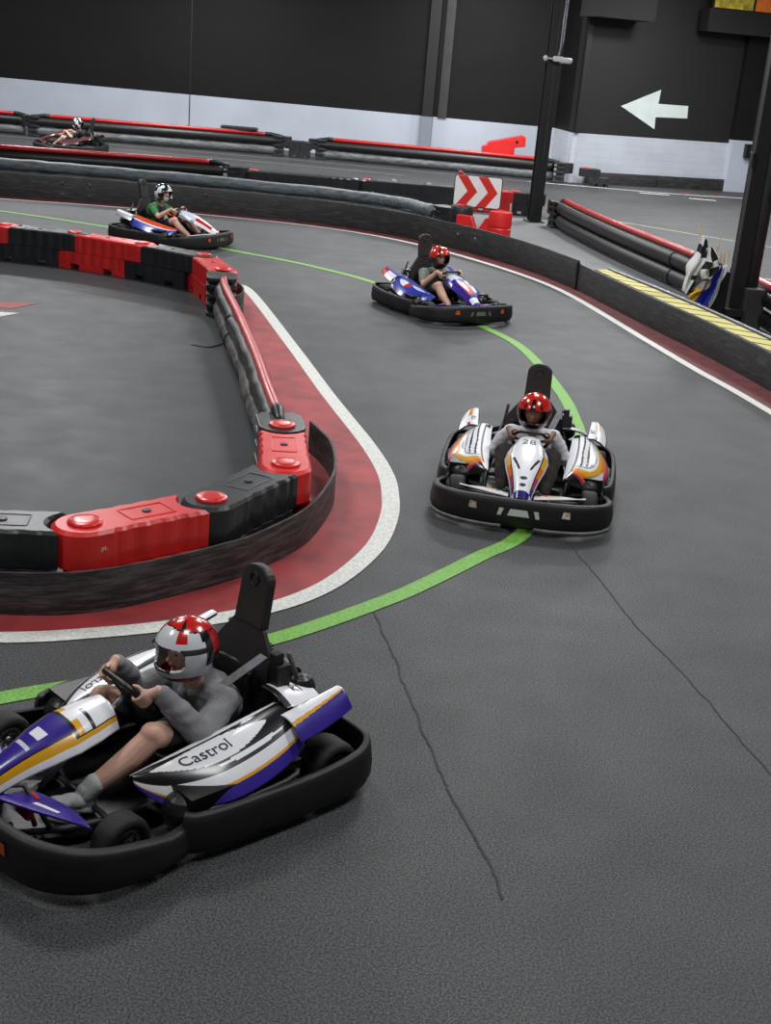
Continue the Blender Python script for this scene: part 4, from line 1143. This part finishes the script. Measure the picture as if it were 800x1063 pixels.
make_pipes([(-2.98, 41.53), (.2, 41.25), (4.25, 40.8)], 'pipe barrier under the back wall, passing behind the thin column', g3, zs=(.45, .17), rs=(.14, .14), zred=.64, rred=.055)
make_bracket(4.62, 40.6, pi - .1, 'black ribbed bracket at the right end of the rear pipe row', cap=False, group='brackets under the back wall', z=.10)
make_barrier(5.20, 40.55, .15, .55, 'black', 'short black barrier with red cap at the corner of the arrow wall')
t = thing('tilted_barrier', 'red plastic barrier lying tilted on top of the rear pipes under the back wall', 'barrier', (2.05, 41.72, .50), .05); t.rotation_euler = (0, radians(-9), .05)
zz = [(.0, .06), (.10, .0), (1.0, .0), (1.02, .20), (1.36, .20), (1.38, .50), (1.30, .54), (.22, .44), (.18, .36), (.02, .32)]; n = len(zz)
Vv = [(x, -.19, z) for x, z in zz] + [(x, .19, z) for x, z in zz]
tm_ = mesh('tb', Vv, [tuple(range(n - 1, -1, -1)), tuple(range(n, 2 * n))] + [(i, (i + 1) % n, n + (i + 1) % n, n + i) for i in range(n)])
bm = bmesh.new(); bm.from_mesh(tm_); bmesh.ops.recalc_face_normals(bm, faces=bm.faces); bm.to_mesh(tm_); bm.free()
q = obj('barrier_body', tm_, M['barrier_red'], t).modifiers.new('b', 'BEVEL'); q.width = .02; q.segments = 2
m = MB(); m.lathe([(.05, -.196), (.05, -.188)], 14, (1.1, 0, .36), 'y'); m.build('filler_plug', M['kart_black'], t)
tt = thing('loose_block', 'flat black block lying on the rear red pipe under the back wall', 'block', (-5.55, 41.45, .69)); m = MB(); m.box((0, 0, .06), (1.15, .22, .10)); m.build('block_body', M['barrier_black'], tt, bevel=.03)
m = MB()
for i in range(6): m.box((-.45 + .18 * i, -.112, .06), (.03, .01, .07))
m.build('rib', M['kart_black'], tt)

# --- chevron sign with its bollard, red box and drum
t = thing('chevron_sign', 'white sign with two red chevrons pointing right beside the thin column', 'sign', (1.32, 27.05, 0), -.06)
V = []; 
def rr(w, h, r, n=5):
    o = []
    for cx, cy, a0 in ((w - r, h - r, 0), (-w + r, h - r, pi / 2), (-w + r, -h + r, pi), (w - r, -h + r, 3 * pi / 2)):
        o += [(cx + r * cos(a0 + pi / 2 * i / n), cy + r * sin(a0 + pi / 2 * i / n)) for i in range(n + 1)]
    return o
SZ = .83; SW, SH = .475, .305
def plate(pts, y0, y1, m_, nm, parent):
    n = len(pts); V = [(x, y0, SZ + z) for x, z in pts] + [(x, y1, SZ + z) for x, z in pts]
    me = mesh(nm, V, [tuple(range(n)), tuple(range(2 * n - 1, n - 1, -1))] + [(i, n + i, n + (i + 1) % n, (i + 1) % n) for i in range(n)])
    bm = bmesh.new(); bm.from_mesh(me); bmesh.ops.recalc_face_normals(bm, faces=bm.faces); bm.to_mesh(me); bm.free()
    return obj(nm, me, m_, parent)
plate(rr(SW + .018, SH + .018, .07), -.02, .02, M['kart_black'], 'sign_border', t)
pl = plate(rr(SW, SH, .055), -.024, -.019, M['chev_white'], 'sign_face', t)
for k in range(2):
    x = -.435 + .42 * k; w = .20; d = .225
    pts = [(x, SH - .004), (x + w, SH - .004), (x + w + d, 0), (x + w, -SH + .004), (x, -SH + .004), (x + d, 0)]
    if k == 1: pts = [(px - 0, pz) for px, pz in pts]
    plate(pts, -.028, -.024, M['chev_red'], 'chevron', pl)
m = MB(); m.tube([(-.40, .03, .3), (-.40, .03, .72)], .025, 10); m.tube([(.3, .03, .2), (.3, .03, .72)], .025, 10); m.build('sign_post', M['kart_black'], t, True)
m = MB(); m.ball((-.38, 0, SZ + SH + .045), (.05, .04, .045)); m.build('sign_clip', M['cap_red'], t, True)
# black bollard
t = thing('round_bollard', 'black round bollard with red cap under the left side of the chevron sign', 'bollard', (1.02, 26.72, 0), 0)
m = MB(); m.lathe([(.235, 0), (.235, .30), (.225, .31), (.225, .33), (.235, .34), (.235, .52), (.215, .56), (.0005, .56)], 28); m.build('bollard_body', M['barrier_black'], t, True).modifiers.new('e', 'EDGE_SPLIT').split_angle = radians(40)
obj('cap', shared('cap', cap_mesh), M['cap_red'], t, True, (0, 0, .565))
# red box with V notch in front
t = thing('notched_red_block', 'low red plastic block with a V notch in front of the black bollard', 'block', (1.33, 26.25, 0), -.33)
zz = [(-.42, .42), (-.12, .42), (.02, .12), (.18, .42), (.42, .42), (.42, 0), (-.42, 0)]
n = len(zz); Vv = [(x, -.08, z) for x, z in zz] + [(x, .10, z) for x, z in zz]
me = mesh('b', Vv, [(6, 5, 2), (6, 2, 1), (6, 1, 0), (5, 4, 3), (5, 3, 2), (n + 2, n + 5, n + 6), (n + 1, n + 2, n + 6), (n, n + 1, n + 6), (n + 3, n + 4, n + 5), (n + 2, n + 3, n + 5)] + [(i, n + i, n + (i + 1) % n, (i + 1) % n) for i in range(n)])
bm = bmesh.new(); bm.from_mesh(me); bmesh.ops.recalc_face_normals(bm, faces=bm.faces); bm.to_mesh(me); bm.free()
obj('block_body', me, M['barrier_red'], t).modifiers.new('b', 'BEVEL').width = .012
# red drum
t = thing('red_drum', 'round red plastic drum at the right foot of the chevron sign', 'drum', (1.78, 26.15, 0), 0)
m = MB(); m.lathe([(.225, 0), (.235, .02), (.235, .24), (.222, .255), (.222, .275), (.235, .29), (.235, .54), (.225, .57), (.205, .575), (.20, .56), (.0005, .565)], 32); o = m.build('drum_body', M['barrier_red'], t, True); o.modifiers.new('e', 'EDGE_SPLIT').split_angle = radians(40)

# --- columns
t = thing('steel_column', 'thin dark steel column with a white camera near its top', 'column', (2.80, 29.9, 0), .15)
m = MB(); m.box((0, -.11, 3.5), (.27, .022, 7)); m.box((0, .11, 3.5), (.27, .022, 7)); m.box((0, 0, 3.5), (.02, .22, 7)); m.build('beam', M['steel_dark'], t)
m = MB(); m.box((.02, -.128, 3.9), (.025, .012, 5)); m.build('edge_strip', M['steel_mid'], t)
m = MB(); m.tube([(.10, -.15, 7), (.10, -.15, 3.75), (.05, -.16, 3.55)], .022, 8); m.tube([(.15, -.13, 7), (.15, -.13, 3.9), (.08, -.16, 3.6)], .018, 8); m.build('conduit', M['silver'], t, True)
m = MB(); m.box((0, 0, .012), (.42, .36, .024)); m.build('base_plate', M['steel_dark'], t)
t = thing('security_camera', 'white security camera mounted on the thin steel column', 'security camera', (2.86, 29.72, 3.52), .1)
m = MB(); m.box((.02, -.06, .0), (.20, .14, .11)); m.build('mount_box', M['white_plastic'], t, bevel=.02)
m = MB(); m.lathe([(.055, -.02), (.06, .0), (.06, .20), (.05, .24)], 16, (.08, -.10, -.02), 'x'); m.build('camera_body', M['white_plastic'], t, True)
m = MB(); m.lathe([(.035, .235), (.035, .245)], 14, (.08, -.10, -.02), 'x'); m.build('lens', M['kart_black'], t, True)
m = MB(); m.ball((-.25, -.05, .0), (.05, .05, .06)); m.tube([(-.25, -.05, 0), (-.05, -.05, 0)], .015, 8); m.build('second_lens', M['white_plastic'], t, True)

t = thing('thick_column', 'thick dark steel column with a pipe at the right edge of the track', 'column', (4.94, 18.95, 0), .05)
m = MB(); m.box((-.10, -.10, 3.5), (.20, .022, 7)); m.box((-.10, .10, 3.5), (.20, .022, 7)); m.box((-.10, 0, 3.5), (.018, .2, 7)); m.box((-.19, -.02, 3.5), (.022, .16, 7)); m.build('beam', M['steel_dark'], t)
m = MB(); m.tube([(.09, -.02, 0), (.09, -.02, 7)], .105, 24); m.build('round_pipe', M['steel_mid'], t, True)
m = MB(); m.box((.12, -.10, .30), (.30, .30, .60)); m.build('base_guard', M['steel_mid'], t, bevel=.02)
m = MB(); m.box((-.16, -.22, .24), (.26, .16, .10)); m.box((-.20, -.15, .12), (.08, .08, .24)); m.build('base_bracket', M['steel_dark'], t, bevel=.006)
m = MB(); m.box((.12, -.165, 1.9), (.07, .04, .12)); m.box((-.22, -.1, 2.38), (.05, .14, .20)); m.build('switch_box', M['kart_black'], t, bevel=.006)
# --- flags in their holder
t = thing('flag_holder', 'black holder box standing against the thick column with the flags', 'holder', (4.56, 18.86, 0), 0)
m = MB()
for a in ((0, -.11, .22, .02), (0, .11, .22, .02), (-.10, 0, .02, .22), (.10, 0, .02, .22)): m.box((a[0], a[1], .40), (a[2], a[3], .80))
m.build('box', M['kart_black'], t)
CHK = (lin('#e3e3e0'), lin('#161618'))
def flag(stick, rows, label, colfn, m_pole='wood', dy=0.0, fold=.03):
    """a stick and a cloth draped from it: rows of (left, right) points going down the cloth"""
    b, e = Vector(stick[0]), Vector(stick[1]); t = thing('flag', label, 'flag', b, 0, 'marshal flags by the thick column')
    m = MB(); m.tube([(0, 0, 0), e - b], .011, 8); m.build('stick', M[m_pole], t, True)
    Y0 = 18.60 + dy
    Lf = catmull([(l[0], Y0, l[1]) for l, r in rows], 10); Rg = catmull([(r[0], Y0, r[1]) for l, r in rows], 10); n = len(Lf) - 1
    def S(u, v):
        i = min(n - 1, int(u * n)); f = u * n - i
        p = Lf[i].lerp(Lf[i + 1], f).lerp(Rg[i].lerp(Rg[i + 1], f), v)
        g = sin(v * 11 + u * 3) * fold + .02 * sin(u * 7 + v * 4)
        return tuple(p + Vector((.010 * sin(u * 13 + v * 5), g - .05 * sin(pi * v), .008 * sin(v * 9))) - b)
    psurf('cloth', S, 44, 32, colfn, t, .004, 'cloth')
    return t
wh, gy, ye, bl, gn = lin('#dddfdf'), lin('#9b8f86'), lin('#d6a11c'), lin('#1c22a0'), lin('#1c5a34')
H_ = lambda x, z=.06: (4.56 + x, 18.86, z)
flag((H_(-.07), (4.08, 18.62, 1.47)), [((4.12, 1.30), (4.22, 1.25)), ((4.08, 1.03), (4.25, .99)), ((3.98, .85), (4.20, .80)), ((4.00, .69), (4.12, .65)), ((3.98, .50), (4.05, .47))], 'white flag with black patches on the leftmost tall stick of the bundle', lambda u, v: CHK[1] if (u < .26 and v > .45) or (.12 < u < .2) or (.62 < u < .72 and v > .6) else wh, dy=-.02)
flag((H_(-.26), (4.40, 18.55, 1.33)), [((4.21, 1.14), (4.30, 1.17)), ((4.22, .94), (4.40, 1.00)), ((4.17, .82), (4.45, .90)), ((4.24, .68), (4.37, .77))], 'black and white chequered flag at the front of the bundle', lambda u, v: CHK[(int(u * 3.2) + int(v * 2.2)) % 2], dy=-.10)
flag((H_(-.03), (4.30, 18.75, .95)), [((4.27, .73), (4.35, .75)), ((4.19, .58), (4.34, .58)), ((4.13, .50), (4.25, .50)), ((4.07, .42), (4.18, .37))], 'yellow flag hanging low at the left of the blue one', lambda u, v: ye if u > .42 else gy, dy=-.03)
flag((H_(.0), (4.48, 18.72, 1.08)), [((4.42, .91), (4.49, .94)), ((4.33, .74), (4.48, .77)), ((4.28, .55), (4.45, .57)), ((4.22, .35), (4.38, .31))], 'blue flag hanging in the middle of the bundle', lambda u, v: bl, dy=.0)
flag((H_(.04), (4.53, 18.72, 1.11)), [((4.49, .90), (4.58, .91)), ((4.45, .73), (4.56, .76)), ((4.43, .54), (4.51, .53)), ((4.37, .34), (4.44, .29))], 'white flag hanging at the right of the blue one', lambda u, v: wh, dy=.06)
flag((H_(.07), (4.59, 18.74, 1.10)), [((4.10, .80), (4.17, .82)), ((4.11, .64), (4.18, .67)), ((4.08, .50), (4.15, .53))], 'green flag mostly hidden behind the white and yellow ones', lambda u, v: gn, dy=.10)

# ------------------------------------------------------------------ karts and drivers
KP = {
 'front': ((-.983, 5.48, 0), 3.914),
 'white': ((1.156, 10.334, 0), -1.703),
 'blue': ((.508, 18.153, 0), -1.033),
 'orange': ((-4.142, 22.329, 0), -.392),
 'far': ((-9.55, 36.95, 0), pi - .10),
}
make_kart('purple and white go-kart with yellow stripes nearest at the lower left', 'purple', *KP['front'], pod_text='Castrol', tail_text='RT')
make_kart('white go-kart with number 28 on its nose on the green line', 'white', *KP['white'], number='28', pod_text=None, tail_text='RT')
make_kart('blue and purple go-kart with orange nose patch at the bend by the outer board', 'blue', *KP['blue'])
make_kart('go-kart with red and white nose and orange side pod behind the far island row', 'orange', *KP['orange'])
make_kart('dull maroon go-kart half hidden behind the middle red pipe at far left', 'maroon', *KP['far'])
make_driver('person in grey hoodie and black shorts driving the nearest purple kart, white and red helmet', *KP['front'], .635, helm_stripes, 'light', 'hoodie', '#868688', 'long', 'shorts', '#151416', '#9c9ea0', yaw=.05, hood=True, sock='#b4bab4', knee=(.20, .38), vox=.006, kw=.22)
make_driver('person in white jacket and glossy red helmet driving the white kart number 28', *KP['white'], .665, helm_red, 'tan', 'jacket', '#e6e5ea', 'long', 'trousers', '#2c2424', '#a8a39a', yaw=-.06, pitch=.06, vox=.0065, glove='#8c6a58')
make_driver('person in grey shirt with dark vest and red helmet driving the blue kart', *KP['blue'], .72, helm_red2, 'light', 'shirt', '#7d827c', 'short', 'shorts', '#2a2b2a', '#2a2a2c', vest='#2c2e2c', vox=.008)
make_driver('person in green shirt with black and white helmet driving the orange and red kart', *KP['orange'], .79, helm_bw, 'light', 'shirt', '#3f7a4c', 'short', 'shorts', '#20242c', '#151517', vest='#22262a', vox=.008)
make_driver('person in black shirt with black and white helmet driving the farthest kart', *KP['far'], .78, helm_bw2, 'light', 'shirt', '#1c1718', 'short', 'shorts', '#2a2222', '#3a2a2a', vox=.010, yaw=.2)

# ------------------------------------------------------------------ light, camera
def area(name, loc, size, power, rot=(0, 0, 0), col=(1, 1, 1), sy=None):
    l = bpy.data.lights.new(name, 'AREA'); l.energy = power; l.size = size; l.color = col
    if sy: l.shape = 'RECTANGLE'; l.size_y = sy
    o = bpy.data.objects.new(name, l); COL.objects.link(o); o.location = loc; o.rotation_euler = rot; return o
for i, (x, y, p) in enumerate(((-6, 5, 170), (0, 4, 130), (4, 8, 230), (-4, 12, 230), (2, 15, 260), (-6, 21, 320), (2, 23, 330), (8, 20, 330), (-10, 33, 520), (-2, 33, 520), (5, 33, 560), (11, 33, 520), (-16, 37, 560), (-8, 39, 520), (1, 39, 520), (8, 37, 480))):  # overhead lamps; extra ones added by the back wall to brighten it
    area('ceiling_and_fill_lamp', (x, y, 6.6), 1.6, p, col=(.98, .99, 1.0))
w = bpy.data.worlds.new('world'); SC.world = w; w.use_nodes = True
w.node_tree.nodes['Background'].inputs[0].default_value = (.62, .66, .72, 1); w.node_tree.nodes['Background'].inputs[1].default_value = .25
cam = bpy.data.cameras.new('camera'); co = bpy.data.objects.new('camera', cam); COL.objects.link(co)
cam.sensor_fit = 'HORIZONTAL'; cam.sensor_width = 36; cam.lens = 36 * 1332 / 800; cam.clip_end = 200
pt, rl = radians(19.79), radians(4.93)
Fw = Vector((0, cos(pt), -sin(pt))); Up = Vector((0, sin(pt), cos(pt))); Rt = Vector((1, 0, 0))
R2 = Rt * cos(rl) + Up * sin(rl); U2 = Up * cos(rl) - Rt * sin(rl)
co.matrix_world = Matrix(((R2.x, U2.x, -Fw.x, 0), (R2.y, U2.y, -Fw.y, 0), (R2.z, U2.z, -Fw.z, 3.431), (0, 0, 0, 1)))
SC.camera = co
SC.view_settings.view_transform = 'Standard'; SC.view_settings.look = 'None'; SC.view_settings.exposure = .15
SC.cycles.use_denoising = True
